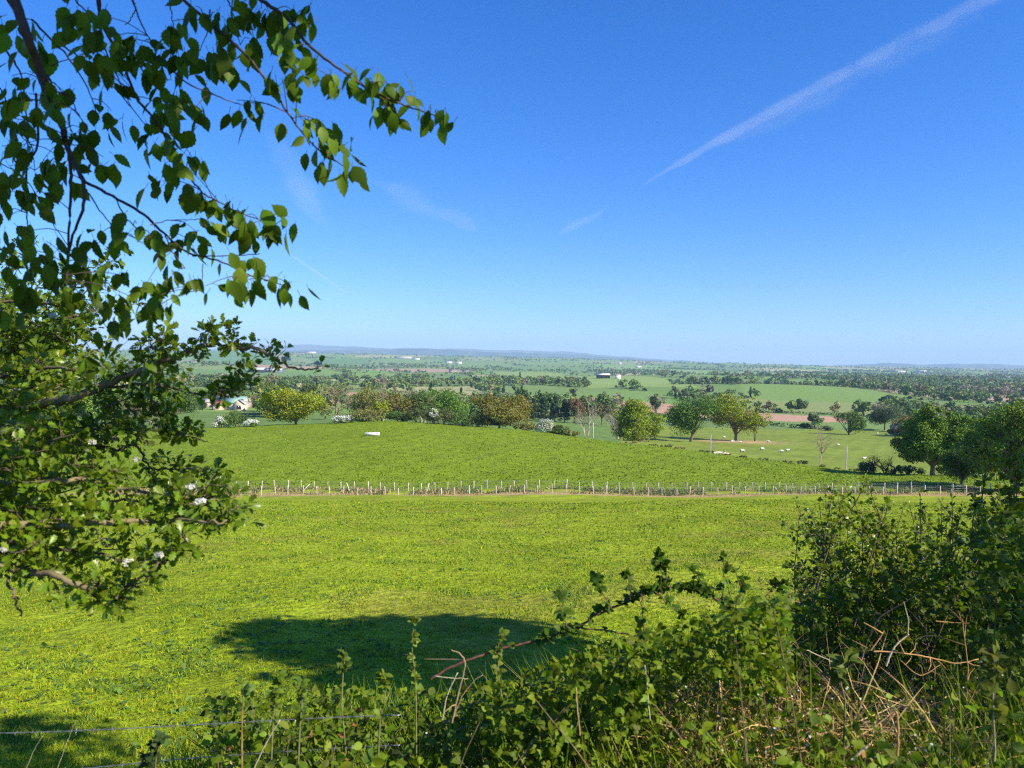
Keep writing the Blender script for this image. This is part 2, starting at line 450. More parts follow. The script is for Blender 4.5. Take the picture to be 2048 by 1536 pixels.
OAK_XY = at(1472, 226)[:2]
def build_ground():
    th = np.concatenate([np.linspace(-180, -50, 30)[:-1], np.linspace(-50, 50, 520), np.linspace(50, 180, 30)[1:-1]])
    th = np.radians(th)
    r = np.concatenate([[0.0], np.geomspace(.6, 4, 26)[:-1], np.geomspace(4, 200, 330)[:-1], np.geomspace(200, 16000, 360)])
    Rr, Th = np.meshgrid(r, th, indexing='ij')
    x = (Rr * np.sin(Th)).ravel(); y = (Rr * np.cos(Th)).ravel()
    # keep the sheet inside the haze box
    x = np.clip(x, -HZ * .98, HZ * .98); y = np.clip(y, -HZ * .28, HZ)
    z = height(x, y)
    c = ground_colour(x, y)
    nr, nth = len(r), len(th)
    i = np.arange(nr - 1)[:, None] * nth; j = np.arange(nth)[None]; j2 = (j + 1) % nth
    f = np.stack([i + j, i + nth + j, i + nth + j2, i + j2], -1).reshape(-1, 4)
    m, nt, N, L = mat('pasture_ground')
    a = N('ShaderNodeAttribute'); a.attribute_name = 'Col'
    tc = N('ShaderNodeTexCoord')
    src = a.outputs['Color']
    hts = []
    for sc, lo, hi, det in ((.55, .80, 1.22, 4), (5.0, .70, 1.32, 5), (24, .70, 1.3, 3)):
        nz = N('ShaderNodeTexNoise'); nz.inputs['Scale'].default_value = sc; nz.inputs['Detail'].default_value = det
        L(tc.outputs['Object'], nz.inputs['Vector'])
        mr = N('ShaderNodeMapRange'); mr.inputs[1].default_value = .3; mr.inputs[2].default_value = .7; mr.inputs[3].default_value = lo; mr.inputs[4].default_value = hi
        L(nz.outputs['Fac'], mr.inputs[0])
        s = N('ShaderNodeVectorMath'); s.operation = 'SCALE'; L(src, s.inputs[0]); L(mr.outputs[0], s.inputs['Scale']); src = s.outputs[0]
        hts.append(nz.outputs['Fac'])
    b = N('ShaderNodeBump'); b.inputs['Strength'].default_value = .8; b.inputs['Distance'].default_value = .12
    L(hts[1], b.inputs['Height'])
    p = N('ShaderNodeBsdfPrincipled'); p.inputs['Roughness'].default_value = .9; p.inputs['Specular IOR Level'].default_value = .1
    L(src, p.inputs['Base Color']); L(b.outputs[0], p.inputs['Normal'])
    o = N('ShaderNodeOutputMaterial'); L(p.outputs[0], o.inputs['Surface'])
    me = make_mesh('ground', np.stack([x, y, z], -1), [f], m, c, smooth=True)
    g = link(bpy.data.objects.new('ground', me)); tag(g, 'rolling green pasture running out to a patchwork valley', 'ground', kind='structure')
build_ground()

# ------------------------------------------------------------------ blue hills on the skyline
def hills(name, ridge, d, depth, label, col):
    """ridge: photo (X, Y) points along the skyline; solid hills d metres away"""
    X = np.linspace(ridge[0][0], ridge[-1][0], 260)
    Y = np.interp(X, *zip(*ridge)) + .5 * np.sin(X / 17) + .35 * np.sin(X / 7.3 + 1)
    top = np.array([P(a, b, d) for a, b in zip(X, Y)])
    prof = [(-1.0, 0), (-.7, .18), (-.45, .5), (-.2, .86), (0, 1), (.3, .85), (.7, .4), (1, 0)]
    V = []
    for k, (o, h) in enumerate(prof):
        v = top.copy(); v[:, 1] += o * depth; v[:, 0] += o * depth * v[:, 0] / d * .5
        v[:, 2] = -60 + (top[:, 2] + 60) * h * (1 + (.05 * np.sin(X / 23 + k) if 0 < k < 4 else 0))
        V.append(v)
    V = np.concatenate(V); n = len(X)
    i = np.arange(len(prof) - 1)[:, None] * n; j = np.arange(n - 1)[None]
    f = np.stack([i + j, i + j + 1, i + n + j + 1, i + n + j], -1).reshape(-1, 4)
    nz = value_noise(V[:, 0] / 300, V[:, 1] / 300, 5)
    c = np.array(col) * (.7 + .6 * nz)[:, None]
    o = link(bpy.data.objects.new(name, make_mesh(name, V, [f], plain_material('moorland', 1, (.004, .25)), c, smooth=True)))
    tag(o, label, 'hills', kind='structure')
hills('hills', [(300, 703), (540, 693), (600, 689), (660, 691), (760, 696), (900, 697), (1000, 700), (1130, 703), (1230, 712), (1330, 719), (1420, 724)], 14500, 900,
      'faint pale blue fells along the skyline, farther range', (.09, .11, .07))
hills('hills', [(520, 702), (700, 700), (800, 698), (870, 698), (950, 703), (1050, 706), (1150, 709), (1230, 715), (1330, 721)], 10500, 700,
      'deeper blue low ridge in front of the pale fells', (.06, .09, .05))
hills('hills', [(1560, 735), (1700, 730), (1765, 726), (1850, 729), (1900, 728), (1960, 727), (2048, 731), (2200, 736), (2400, 740)], 10500, 800,
      'long grey blue moor on the skyline above the right hand woods', (.08, .10, .06))

# ------------------------------------------------------------------ vapour trails and thin cloud, far above the haze
def trail(name, pts, label, cat, dens, flat=.5, seed=1):
    """pts: (X, Y, half width px) on the photo; the trail flies level 9 km up"""
    r = np.random.default_rng(seed); c, rad = [], []
    for X, Y, wpx in pts:
        v = ray(X, Y); s = 9000 / v[2]
        c.append(v * s); rad.append(wpx / F * s * np.linalg.norm(v[:2]) )
    n = 140; sd = 14
    q = smooth_line(np.array(c), n); rr = np.interp(np.linspace(0, 1, n), np.linspace(0, 1, len(rad)), rad)
    b = Buf(); mats = []
    jit = np.convolve(r.normal(size=n + 16), np.hanning(19)[1:-1] / 9, 'valid')[:n]; jz = np.convolve(r.normal(size=n + 24), np.hanning(27)[1:-1] / 13, 'valid')[:n]
    S_ = np.array([1.5, 1.25, 1.05, .86, .7, .55, .42, .3, .2]); G_ = np.exp(-(S_ / .75) ** 2); G_ = np.diff(np.concatenate([[0], G_])); G_ = np.abs(G_); G_ /= (G_ * S_).sum()
    for k, (sc, part) in enumerate(zip(S_, G_)):     # thickest along the middle, fading outwards
        cen = q + np.stack([0 * jz, 0 * jz, rr * jz * .5], -1)
        V, f, _ = tube(cen, rr * sc * (1 + .6 * jit), sd); cc = np.repeat(cen, sd, 0); V = cc + (V - cc) * np.array([1, 1, flat]); part = part * sc
        b.add(V, [f, np.array([list(range(sd))[::-1], list(range(len(V) - sd, len(V)))])], (1, 1, 1), k)
        m, nt, N, L = mat('ice_cloud'); v = N('ShaderNodeVolumePrincipled'); v.inputs['Density'].default_value = dens * part / sc
        v.inputs['Color'].default_value = (1, 1, 1, 1); v.inputs['Anisotropy'].default_value = 0
        o = N('ShaderNodeOutputMaterial'); L(v.outputs[0], o.inputs['Volume']); mats.append(m)
    tag(b.obj(name, mats, None, True), label, cat)
trail('vapour_trail', [(1280, 374, 2), (1340, 337, 8), (1420, 291, 14), (1500, 245, 18), (1600, 190, 17), (1700, 138, 16), (1800, 86, 18), (1900, 36, 22), (2000, -18, 26)],
      'long white vapour trail slanting up across the right of the sky', 'vapour trail', TRAIL_D)
trail('vapour_trail', [(1430, 296, 5), (1520, 258, 22), (1620, 205, 30), (1720, 150, 30), (1830, 92, 26), (1960, 20, 20)],
      'wider fainter smear of vapour just under the long trail', 'vapour trail', TRAIL_D * .22, seed=4)
trail('vapour_trail', [(1116, 470, 3), (1140, 456, 11), (1170, 440, 12), (1200, 423, 7), (1222, 410, 2)],
      'short broken scrap of vapour trail low in the middle of the sky', 'vapour trail', TRAIL_D * .35, seed=2)
trail('cirrus_cloud', [(530, 260, 6), (570, 310, 26), (600, 370, 30), (622, 420, 22), (650, 450, 5)],
      'thin upright wisp of cirrus beside the hanging leaves', 'cloud', TRAIL_D * .16, seed=3)
trail('cirrus_cloud', [(690, 350, 6), (770, 372, 20), (850, 415, 34), (920, 440, 26), (950, 462, 5)],
      'thin slanting smudge of cirrus left of the middle of the sky', 'cloud', TRAIL_D * .16, seed=5)
trail('vapour_trail', [(552, 492, 1), (600, 522, 5), (650, 556, 5), (690, 584, 2)],
      'thin faint old vapour trail low on the left of the sky', 'vapour trail', TRAIL_D * .5, seed=6)
# ------------------------------------------------------------------ trees
def leaf_cloud(b, r, cen, rad, n, ls, col, m, up=.35, flat=.8, clv=.18):
    """clumps of small leaf faces; cen (k,3), rad (k,), n leaves per clump"""
    k = len(cen)
    n = int(n * CROWN_N)
    d = rdir(k * n, r); cc = np.repeat(cen, n, 0); rr = np.repeat(rad, n)
    rad_u = r.uniform(.45, 1.08, k * n) ** .6
    p = cc + d * (rr * rad_u)[:, None] * np.array([1, 1, flat])
    nr = norm(d * 1.15 + rdir(k * n, r) * .55 + np.array([0, 0, up]))
    R = frames(rdir(k * n, r), nr)
    V, Fs, tn = inst(QUAD, p, R, ls * 1.12 * r.uniform(.6, 1.35, k * n))
    base = np.repeat(np.asarray(col) * (1 + clv * r.uniform(-1, 1, (k, 1))) * (1 + .08 * r.uniform(-1, 1, (k, 3))), n, 0)
    c = np.repeat(np.clip(base * (1 + .22 * r.uniform(-1, 1, (k * n, 1))), .004, .9), tn, 0)
    b.add(V, Fs, c, m)

def crown_points(r, n, rx, ry, rz, zc, low=-1.0):
    """clump centres: a few uneven lobes carried by the limbs, with gaps between them"""
    k = max(6, n // 13); L = rdir(k * 3, r); L = L[L[:, 2] > low][:k]; k = len(L)
    L = L * r.uniform(.38, .74, (k, 1)); R = r.uniform(.26, .46, k)
    i = r.integers(0, k, n * 2); d = rdir(n * 2, r)
    p = L[i] + d * (R[i] * r.uniform(.15, 1, n * 2) ** .4)[:, None]
    p = p[p[:, 2] > low][:n]
    return p * np.array([rx, ry, rz]) * .93 + np.array([0, 0, zc])

BARK = (.16, .125, .085); PALEBARK = (.34, .29, .22)
def limbs(b, r, H, tr, fork, pts, col, m=0, n=14, lean=(0, 0)):
    t = smooth_line([(0, 0, -.5), (0, 0, 0), (lean[0] * .4, lean[1] * .4, fork * .5), (lean[0], lean[1], fork)], 9)
    b.tube(t, np.interp(np.linspace(0, 1, 9), [0, .15, .3, 1], [tr * 1.5, tr * 1.3, tr, tr * .75]), 9, col, m)
    top = t[-1]
    for q in pts[:n]:
        mid = top * .5 + q * .5 + np.array([0, 0, .08 * H]) + r.normal(size=3) * .04 * H
        st = top - np.array([0, 0, r.uniform(0, .25) * fork])
        s = smooth_line([st, mid, q], 7)
        b.tube(s, np.linspace(tr * .5, tr * .07, 7), 5, col, m)

def leafy_tree(name, loc, label, cat, H, W, col, seed, fork=.3, low=-.55, ls=.3, ncl=80, nl=90, group=None, bark=BARK, zc=None, rz=None, lean=(0, 0), holes=0, clr=.17, second=None):
    """a broadleaf tree H tall and W wide: tapered trunk, limbs, a crown of leaf clumps"""
    r = np.random.default_rng(seed)
    root = empty(name, loc, label, cat, group)
    rz = rz or H * (1 - fork * .6) / 2; zc = zc or H - rz
    pts = crown_points(r, ncl, W / 2, W / 2, rz, zc, low) + np.array([lean[0], lean[1], 0])
    if holes:
        for _ in range(holes):
            hc = rdir(1, r)[0] * np.array([W * .42, W * .42, rz * .8]) + np.array([lean[0], lean[1], zc])
            pts = pts[np.linalg.norm(pts - hc, axis=1) > W * .15]
    bt = Buf(); limbs(bt, r, H, H * .028 + .06, H * fork, pts[r.permutation(len(pts))], bark, 0, 16, lean)
    bt.obj('trunk', [M_BARK], root, True)
    bc = Buf(); rad = W * clr * r.uniform(.55, 1.25, len(pts))
    leaf_cloud(bc, r, pts, rad, nl, ls, col, 0)
    if second is not None:
        k = r.uniform(size=len(pts)) < .3
        leaf_cloud(bc, r, pts[k] + r.normal(size=(k.sum(), 3)) * .2, rad[k], nl // 2, ls, second, 0)
    bc.obj('crown', [M_FOL], root)
    return root

def bare_tree(name, loc, label, cat, H, W, col, seed, leaf=None, stems=1, group=None, fork=.22, levels=5, lf=500, ls=.2, tr=None):
    """a tree still bare of leaf: forking limbs and a haze of twigs"""
    r = np.random.default_rng(seed)
    root = empty(name, loc, label, cat, group)
    b = Buf(); tips = []
    tr = tr or H * .022 + .04
    def grow(p, d, L, rad, lv):
        q = [p]; dd = d.copy()
        for _ in range(3):
            dd = norm(dd + r.normal(size=3) * .14 + np.array([0, 0, .05])); q.append(q[-1] + dd * L / 3)
        e = q[-1]
        b.tube(q, np.linspace(rad, rad * .62, 4), 6 if lv < 2 else 3, col, 0, False)
        if lv >= levels:
            tips.append(e); return
        for _ in range(3 if lv > 0 else 4):
            s = norm(dd + rdir(1, r)[0] * .75)
            if s[2] < -.3: s[2] *= -.5
            k = r.integers(1, 4)
            grow(q[k], s, L * r.uniform(.55, .85), rad * .56, lv + 1)
    for s in range(stems):
        o = np.array([(s - (stems - 1) / 2) * W * .22, 0, -.4])
        d = norm(np.array([(s - (stems - 1) / 2) * .12, 0, 1.0]))
        grow(o, d, H * (fork + .12), tr, 0)
    V = np.concatenate(b.V); lo, hi = np.percentile(V[:, 2], 99.7), np.percentile(np.abs(V[:, 0]), 99)
    S = np.array([W / 2 / hi, W / 2 / hi, H / lo])
    b.V = [v * S for v in b.V]
    b.obj('trunk', [M_TWIG], root)
    if leaf is not None:
        bc = Buf(); t = np.array(tips) * S
        t = t[r.integers(0, len(t), lf)] + r.normal(size=(lf, 3)) * .35
        R = frames(rdir(lf, r), rdir(lf, r)); Vv, Fs, tn = inst(QUAD, t, R, ls * r.uniform(.6, 1.3, lf))
        bc.add(Vv, Fs, leafcol(leaf, lf, tn, r), 0); bc.obj('crown', [M_FOL], root)
    return root

def bush(name, loc, label, cat, H, W, col, seed, flower=None, ls=.22, group=None, ncl=34, nl=70, D=None, trunk=True):
    r = np.random.default_rng(seed); root = empty(name, loc, label, cat, group)
    D = D or W * .8
    d = rdir(ncl * 3, r); d = d[d[:, 2] > -.25][:ncl]
    p = d * (r.uniform(.2, 1, len(d)) ** .5)[:, None] * np.array([W / 2, D / 2, H * .62]) * .85 + np.array([0, 0, H * .36])
    p[:, 2] = np.maximum(p[:, 2], H * .1)
    bt = Buf()
    for q in p[:9]:
        bt.tube(smooth_line([(q[0] * .2, q[1] * .2, -.3), q * np.array([.6, .6, .5]), q], 5), np.linspace(.07, .015, 5), 5, BARK)
    bt.obj('stem', [M_BARK], root)
    bc = Buf(); rad = min(W, H * 1.4) * .2 * r.uniform(.6, 1.25, len(p))
    leaf_cloud(bc, r, p, rad, nl, ls, col, 0); bc.obj('crown', [M_FOL], root)
    if flower:
        bf = Buf(); k = r.permutation(len(p))[:int(len(p) * flower)]
        leaf_cloud(bf, r, p[k] + np.array([0, -.12, .12]), rad[k] * 1.08, int(nl * .9), ls * .9, (.72, .72, .66), 0)
        bf.obj('blossom', [M_PETAL], root)
    return root

def conifer(name, loc, label, H, W, col, seed, group):
    r = np.random.default_rng(seed); root = empty(name, loc, label, 'conifer', group)
    bt = Buf(); bt.tube([(0, 0, -.4), (0, 0, H * .5), (0, 0, H * .97)], [H * .018 + .08, H * .012, .03], 6, BARK); bt.obj('trunk', [M_BARK], root)
    n = 70; t = r.uniform(.06, 1, n) ** .8; a = r.uniform(0, 6.28, n); q = (1 - t) * W / 2 * r.uniform(.5, 1.1, n) + .15
    p = np.stack([np.cos(a) * q, np.sin(a) * q, t * H * .97], -1)
    bc = Buf(); leaf_cloud(bc, r, p, .12 * W + .32 * (1 - t), 46, .34, col, 0, .1, .6); bc.obj('crown', [M_FOL], root)
    return root

def gpos(X, d):
    return Vector(at(X, d))

def size(px, d): return px / F * d

def midtree(kind, X, Ytop, wpx, d, name, label, col, seed, **kw):
    """a tree d metres off whose top shows at photo row Ytop"""
    x, y, z = at(X, d); top = P(X, Ytop, d)[2]; H = max(top - z, .8); W = size(wpx, d)
    loc = (x, y, z - .05)
    cat = kw.pop('cat', 'tree')
    if kind == 'leafy': return leafy_tree(name, loc, label, cat, H, W, col, seed, **kw)
    if kind == 'bare': return bare_tree(name, loc, label, cat, H, W, col, seed, **kw)
    if kind == 'bush': return bush(name, loc, label, cat, H, W, col, seed, **kw)
    if kind == 'conifer': return conifer(name, loc, label, H, W, col, seed, **kw)

YG = (.25, .29, .018); MG = (.145, .235, .028); DG = (.085, .155, .03); OL = (.20, .205, .055); BZ = (.18, .17, .03)
HG = 'hedgerow trees along the far edge of the field'
# the hedge line behind the crest, from the left
midtree('leafy', 255, 772, 120, 215, 'broadleaf_tree', 'rounded mid green tree glimpsed behind the left hawthorn branches', MG, 101, group=HG, fork=.15)
midtree('leafy', 345, 770, 100, 240, 'broadleaf_tree', 'dark green tree standing just left of the farmhouse lawn', DG, 102, group=HG, fork=.15)
midtree('bare', 300, 800, 110, 200, 'bare_tree', 'wide grey brown leafless tree behind the hawthorn twigs', (.27, .23, .16), 103, leaf=(.16, .15, .06), group=HG)
midtree('leafy', 165, 780, 110, 200, 'broadleaf_tree', 'green tree half hidden by the thick of the hawthorn', MG, 104, group=HG, fork=.15)
midtree('bush', 372, 836, 80, 178, 'hedge_bush', 'low dull green bush at the left end of the hedge', MG, 105, cat='bush', group=HG)
midtree('bush', 444, 833, 34, 168, 'hawthorn_bush', 'small white flowering hawthorn left of the dark hedge bush', MG, 106, flower=.8, cat='hawthorn', group=HG, ls=.17)
midtree('bush', 472, 822, 84, 170, 'hedge_bush', 'dense round green bush below the farmhouse', (.09, .15, .025), 107, cat='bush', group=HG)
midtree('bush', 503, 838, 32, 168, 'hawthorn_bush', 'white flowering hawthorn at the foot of the yellow green tree', MG, 108, flower=.9, cat='hawthorn', group=HG, ls=.17)
midtree('leafy', 592, 775, 170, 173, 'oak_tree', 'broad yellow green tree just right of the farmhouse', YG, 109, group=HG, fork=.08, low=-.9, ncl=190, nl=90, ls=.26, holes=4, clr=.095, second=(.16, .24, .025))
midtree('bare', 672, 766, 88, 173, 'bare_tree', 'tall twiggy grey brown tree right of the yellow green one', (.32, .27, .18), 110, leaf=(.20, .18, .06), group=HG, lf=900)
midtree('bush', 690, 829, 52, 167, 'hawthorn_bush', 'large white blossoming hawthorn beneath the twiggy grey tree', MG, 111, flower=1.0, cat='hawthorn', group=HG, ls=.17, ncl=44)
midtree('leafy', 742, 770, 112, 176, 'ash_tree', 'dull olive half leafed tree behind the white trough', OL, 112, group=HG, fork=.12, low=-.8, ncl=64, nl=60, ls=.24, second=(.19, .20, .07))
midtree('bare', 765, 762, 80, 200, 'bare_tree', 'pale leafless tree rising behind the olive one', (.34, .28, .20), 113, leaf=(.2, .16, .07), group=HG)
midtree('leafy', 764, 786, 30, 172, 'sapling', 'slim bright lime green tree in the hedge', (.24, .31, .012), 114, group=HG, fork=.1, low=-1, ncl=40, nl=60, ls=.22, clr=.3)
midtree('leafy', 806, 776, 80, 176, 'broadleaf_tree', 'brownish green young leafed tree right of the lime one', (.17, .17, .035), 115, group=HG, fork=.1, low=-.8, ncl=60, nl=60, ls=.24)
midtree('bare', 845, 780, 60, 215, 'bare_tree', 'small pale twiggy tree between two green crowns', (.36, .30, .22), 116, leaf=(.2, .17, .07), group=HG)
midtree('leafy', 890, 766, 104, 232, 'broadleaf_tree', 'tall fresh green tree behind the middle of the hedge', (.12, .22, .025), 117, group=HG, fork=.12, low=-.8, ncl=100)
midtree('leafy', 850, 786, 84, 176, 'broadleaf_tree', 'mid green tree with visible pale stem in the hedge', (.085, .135, .03), 118, group=HG, fork=.12, low=-.9, bark=PALEBARK)
for i, (X, Yt, wp, d, c, lb) in enumerate([(735, 812, 70, 169, OL, 'olive scrub under the half leafed tree'), (800, 820, 56, 170, DG, 'dark scrub below the brownish tree'),
        (838, 812, 66, 169, (.09, .12, .035), 'dark olive hawthorn bush in the middle of the hedge'), (882, 815, 60, 168, (.10, .125, .04), 'grey green bush left of the bronze oak'),
        (925, 820, 62, 168, DG, 'dark bush touching the left of the bronze oak'), (955, 826, 40, 167, (.09, .13, .03), 'low bush under the left limbs of the bronze oak'),
        (1052, 842, 44, 165, OL, 'low olive bush right of the bronze oak'), (1120, 850, 36, 160, (.075, .13, .025), 'round green bush right of the small white hawthorn'),
        (1142, 860, 30, 158, OL, 'lowest olive tuft of bush at the hedge end')]):
    midtree('bush', X, Yt, wp * 1.3, d, 'hedge_bush', lb, c, 130 + i, cat='bush', group=HG, ls=.2)
midtree('bush', 868, 812, 20, 166.5, 'hawthorn_bush', 'little white flowering thorn in the dark middle of the hedge', MG, 140, flower=.9, cat='hawthorn', group=HG, ls=.15, ncl=16)
midtree('bush', 1093, 839, 38, 160, 'hawthorn_bush', 'small domed white hawthorn standing right of the bronze oak', MG, 141, flower=1.0, cat='hawthorn', group=HG, ls=.15)
midtree('leafy', 1000, 784, 142, 172, 'oak_tree', 'big bronze leaved oak in the hedge', BZ, 142, group=HG, fork=.1, low=-.85, ncl=190, nl=90, ls=.25, clr=.095, second=(.14, .15, .03))
midtree('bare', 1175, 792, 52, 178, 'bare_tree', 'pair of slender pale bare trunks standing before the green slope', (.42, .37, .29), 143, leaf=(.2, .19, .06), stems=2, lf=500, fork=.3)
midtree('bare', 1238, 812, 44, 205, 'bare_tree', 'thin grey bare tree touching the left of the round maple', (.36, .32, .26), 144, leaf=(.2, .19, .08), lf=200)
midtree('leafy', 1286, 795, 132, 184, 'maple_tree', 'round bright green tree at the field corner', (.20, .27, .02), 145, fork=-.1, low=-.95, ncl=190, nl=95, ls=.25, clr=.10, holes=2)
midtree('leafy', 1384, 776, 112, 210, 'sycamore_tree', 'dark leaning tree between the round maple and the pasture oak', (.085, .17, .02), 146, fork=.16, low=-.85, ncl=130, nl=90, ls=.28, lean=(.6, 0), holes=3)
midtree('leafy', 1474, 777, 112, 226, 'oak_tree', 'lone yellow green oak on a sandy mound in the sheep pasture', (.21, .26, .02), 147, fork=.12, low=-.8, ncl=130, nl=90, ls=.3, holes=4, clr=.14)
midtree('leafy', 1513, 822, 42, 226, 'oak_tree', 'lower right limb foliage of young oak beside the lone oak', (.20, .26, .02), 148, fork=.25, ncl=36, nl=70, ls=.3)
midtree('leafy', 1700, 818, 62, 296, 'broadleaf_tree', 'round dark green tree at the far edge of the sheep pasture', (.10, .17, .025), 149, fork=.05, low=-.7, ls=.34, ncl=70)
midtree('bare', 1645, 846, 66, 138, 'bare_tree', 'pale bare sapling at the foot of the sheep pasture', (.36, .29, .21), 150, leaf=(.24, .18, .10), lf=160, levels=5, ls=.13, tr=.13)
midtree('leafy', 1803, 830, 72, 292, 'oak_tree', 'orange brown young leafed oak before the farm sheds', (.21, .16, .03), 151, fork=.2, ls=.3, ncl=60, holes=3)
midtree('leafy', 1772, 805, 90, 335, 'broadleaf_tree', 'dark grey green tree left of the white roofed shed', (.07, .11, .04), 152, ls=.38, ncl=70, low=-.8)
midtree('leafy', 1870, 805, 160, 108, 'maple_tree', 'large dense dark green tree standing alone at the right field edge', (.12, .21, .018), 153, fork=.14, low=-.85, ncl=300, nl=130, ls=.19, clr=.085, zc=5.7, rz=4.9)
midtree('leafy', 2040, 796, 240, 84, 'maple_tree', 'large leafy tree cut by the right edge of the photo', (.14, .22, .018), 154, fork=.1, low=-.85, ncl=300, nl=130, ls=.17, clr=.085)
midtree('leafy', 1930, 880, 90, 92, 'broadleaf_tree', 'small dark tree squeezed between the two large right hand trees', (.085, .15, .02), 155, fork=.1, low=-.9, ncl=80, nl=90, ls=.16)
midtree('bare', 1775, 910, 62, 113, 'elder_bush', 'dark leafless thicket left of the large field edge tree', (.10, .075, .05), 156, leaf=(.07, .09, .03), cat='bush', lf=600, levels=4, ls=.12, stems=3)
midtree('bush', 1738, 922, 34, 114, 'hedge_bush', 'dark bush at the left end of the thicket', DG, 157, cat='bush', ls=.12)
for i, (X, Yt, wp, d, lb) in enumerate([(1820, 930, 70, 112, 'low dark hedge in the shade of the large field edge tree'), (1905, 925, 60, 108, 'low green growth right of the large tree trunk')]):
    midtree('bush', X, Yt, wp, d, 'hedge_bush', lb, DG, 160 + i, cat='bush', ls=.13)
RG = 'tufts of scrub along the lower edge of the sheep pasture'
for i, X in enumerate((1262, 1310, 1345, 1372, 1405, 1432, 1462, 1500, 1535, 1575, 1605, 1660, 1690, 1722)):
    d = float(np.interp(X, *zip(*FIELD_EDGE))) + 1.2
    x, y, z = at(X, d); s = .5 + .5 * hsh(X, 3, 1)
    bush('scrub_tuft', (x + (hsh(i, 1, 1) - .5) * 2, y, z - .05), 'low dark tuft of scrub along the lower edge of the sheep pasture', 'bush', .7 * s, 3.2 * s * (.6 + hsh(i, 9, 2)), (.15, .20, .05) if i % 3 else (.28, .25, .11), 170 + i, ls=.14, group=RG, ncl=14, nl=40)

CG = 'dark conifers in a row below the ploughed field'
for i, (X, Yt, wp, lb) in enumerate([(1068, 797, 24, 'leftmost dark conifer below the ploughed field'), (1089, 794, 30, 'second dark conifer, broadest of its row'),
                                     (1111, 792, 24, 'sharp topped dark conifer right of the broadest one'), (1130, 797, 26, 'rightmost dark conifer, beside the brown beech')]):
    midtree('conifer', X, Yt, wp, 318, 'conifer_tree', lb, (.035, .075, .035), 190 + i, group=CG)
midtree('leafy', 1150, 791, 40, 316, 'beech_tree', 'round brown budding beech right of the conifers', (.17, .115, .06), 195, ls=.4, ncl=50, nl=60)
midtree('leafy', 1046, 812, 30, 322, 'broadleaf_tree', 'small fresh green tree left of the conifers', (.09, .16, .03), 199, ls=.4, ncl=36, nl=60)
midtree('leafy', 1205, 806, 48, 312, 'broadleaf_tree', 'olive tree low on the slope right of the brown beech', (.13, .135, .05), 196, ls=.4, ncl=50, nl=60)
midtree('bare', 1228, 820, 40, 300, 'bare_tree', 'low grey twiggy tree on the slope right of the olive tree', (.28, .24, .17), 197, leaf=(.16, .15, .07), lf=300)
midtree('leafy', 1312, 786, 26, 420, 'broadleaf_tree', 'small lone tree standing in the ploughed field', (.065, .11, .03), 198, ls=.5, ncl=30, nl=50)
# trees round the farmhouse on the left
FG = 'trees round the farmhouse'
for i, (X, Yt, wp, d, c, lb) in enumerate([(538, 754, 34, 380, (.15, .19, .03), 'yellow green tree just right behind the farmhouse'), (567, 757, 32, 385, (.055, .115, .025), 'dark green round tree right behind the farmhouse'),
        (400, 775, 50, 385, MG, 'green tree at the left of the farm roofs'), (425, 762, 30, 420, DG, 'dark tree standing up behind the grey farm roofs'), (515, 790, 30, 338, (.06, .09, .03), 'dark bush against the right gable of the farmhouse'),
        (610, 760, 44, 395, (.1, .14, .03), 'green tree behind the top of the yellow green tree'), (398, 800, 34, 345, (.05, .09, .035), 'dark bluish bush left of the farmhouse garden')]):
    midtree('leafy', X, Yt, wp, d, 'broadleaf_tree', lb, c, 200 + i, group=FG, ls=.45, ncl=46, nl=60, fork=.15, low=-.8)
midtree('bare', 532, 783, 62, 335, 'bare_tree', 'spreading russet budding tree right of the farmhouse', (.28, .20, .12), 210, leaf=(.25, .15, .05), group=FG, lf=700, ls=.3)

# ------------------------------------------------------------------ trees of the valley beyond
VAR = []
def tree_variant(k, col, H, W, seed, nq=30, kind='leafy'):
    r = np.random.default_rng(seed); b = Buf(); t_ = Buf()
    t_.tube([(0, 0, -1), (0, 0, H * .35), (0, 0, H * .7)], [.35, .25, .1], 5, BARK, 0)
    if kind == 'leafy':
        p = crown_points(r, 26, W / 2, W / 2, H * .43, H * .57, -.8); leaf_cloud(b, r, p, W * .17 * r.uniform(.7, 1.2, len(p)), nq, .9, col, 0, .45)
    elif kind == 'bare':
        p = crown_points(r, 26, W / 2, W / 2, H * .43, H * .57, -.7); leaf_cloud(b, r, p, W * .2 * r.uniform(.7, 1.2, len(p)), nq // 2, .55, col, 0, .2)
        for q in p[:14]: t_.tube([(0, 0, H * .25), q * .6 + np.array([0, 0, H * .12]), q], [.2, .1, .04], 4, col, 0, False)
    else:
        t = r.uniform(.05, 1, 34) ** .8; a = r.uniform(0, 6.28, 34); q = (1 - t) * W / 2 + .2
        leaf_cloud(b, r, np.stack([np.cos(a) * q, np.sin(a) * q, t * H], -1), .14 * W + .5 * (1 - t), 18, .9, col, 0, .1, .7)
    return t_, b
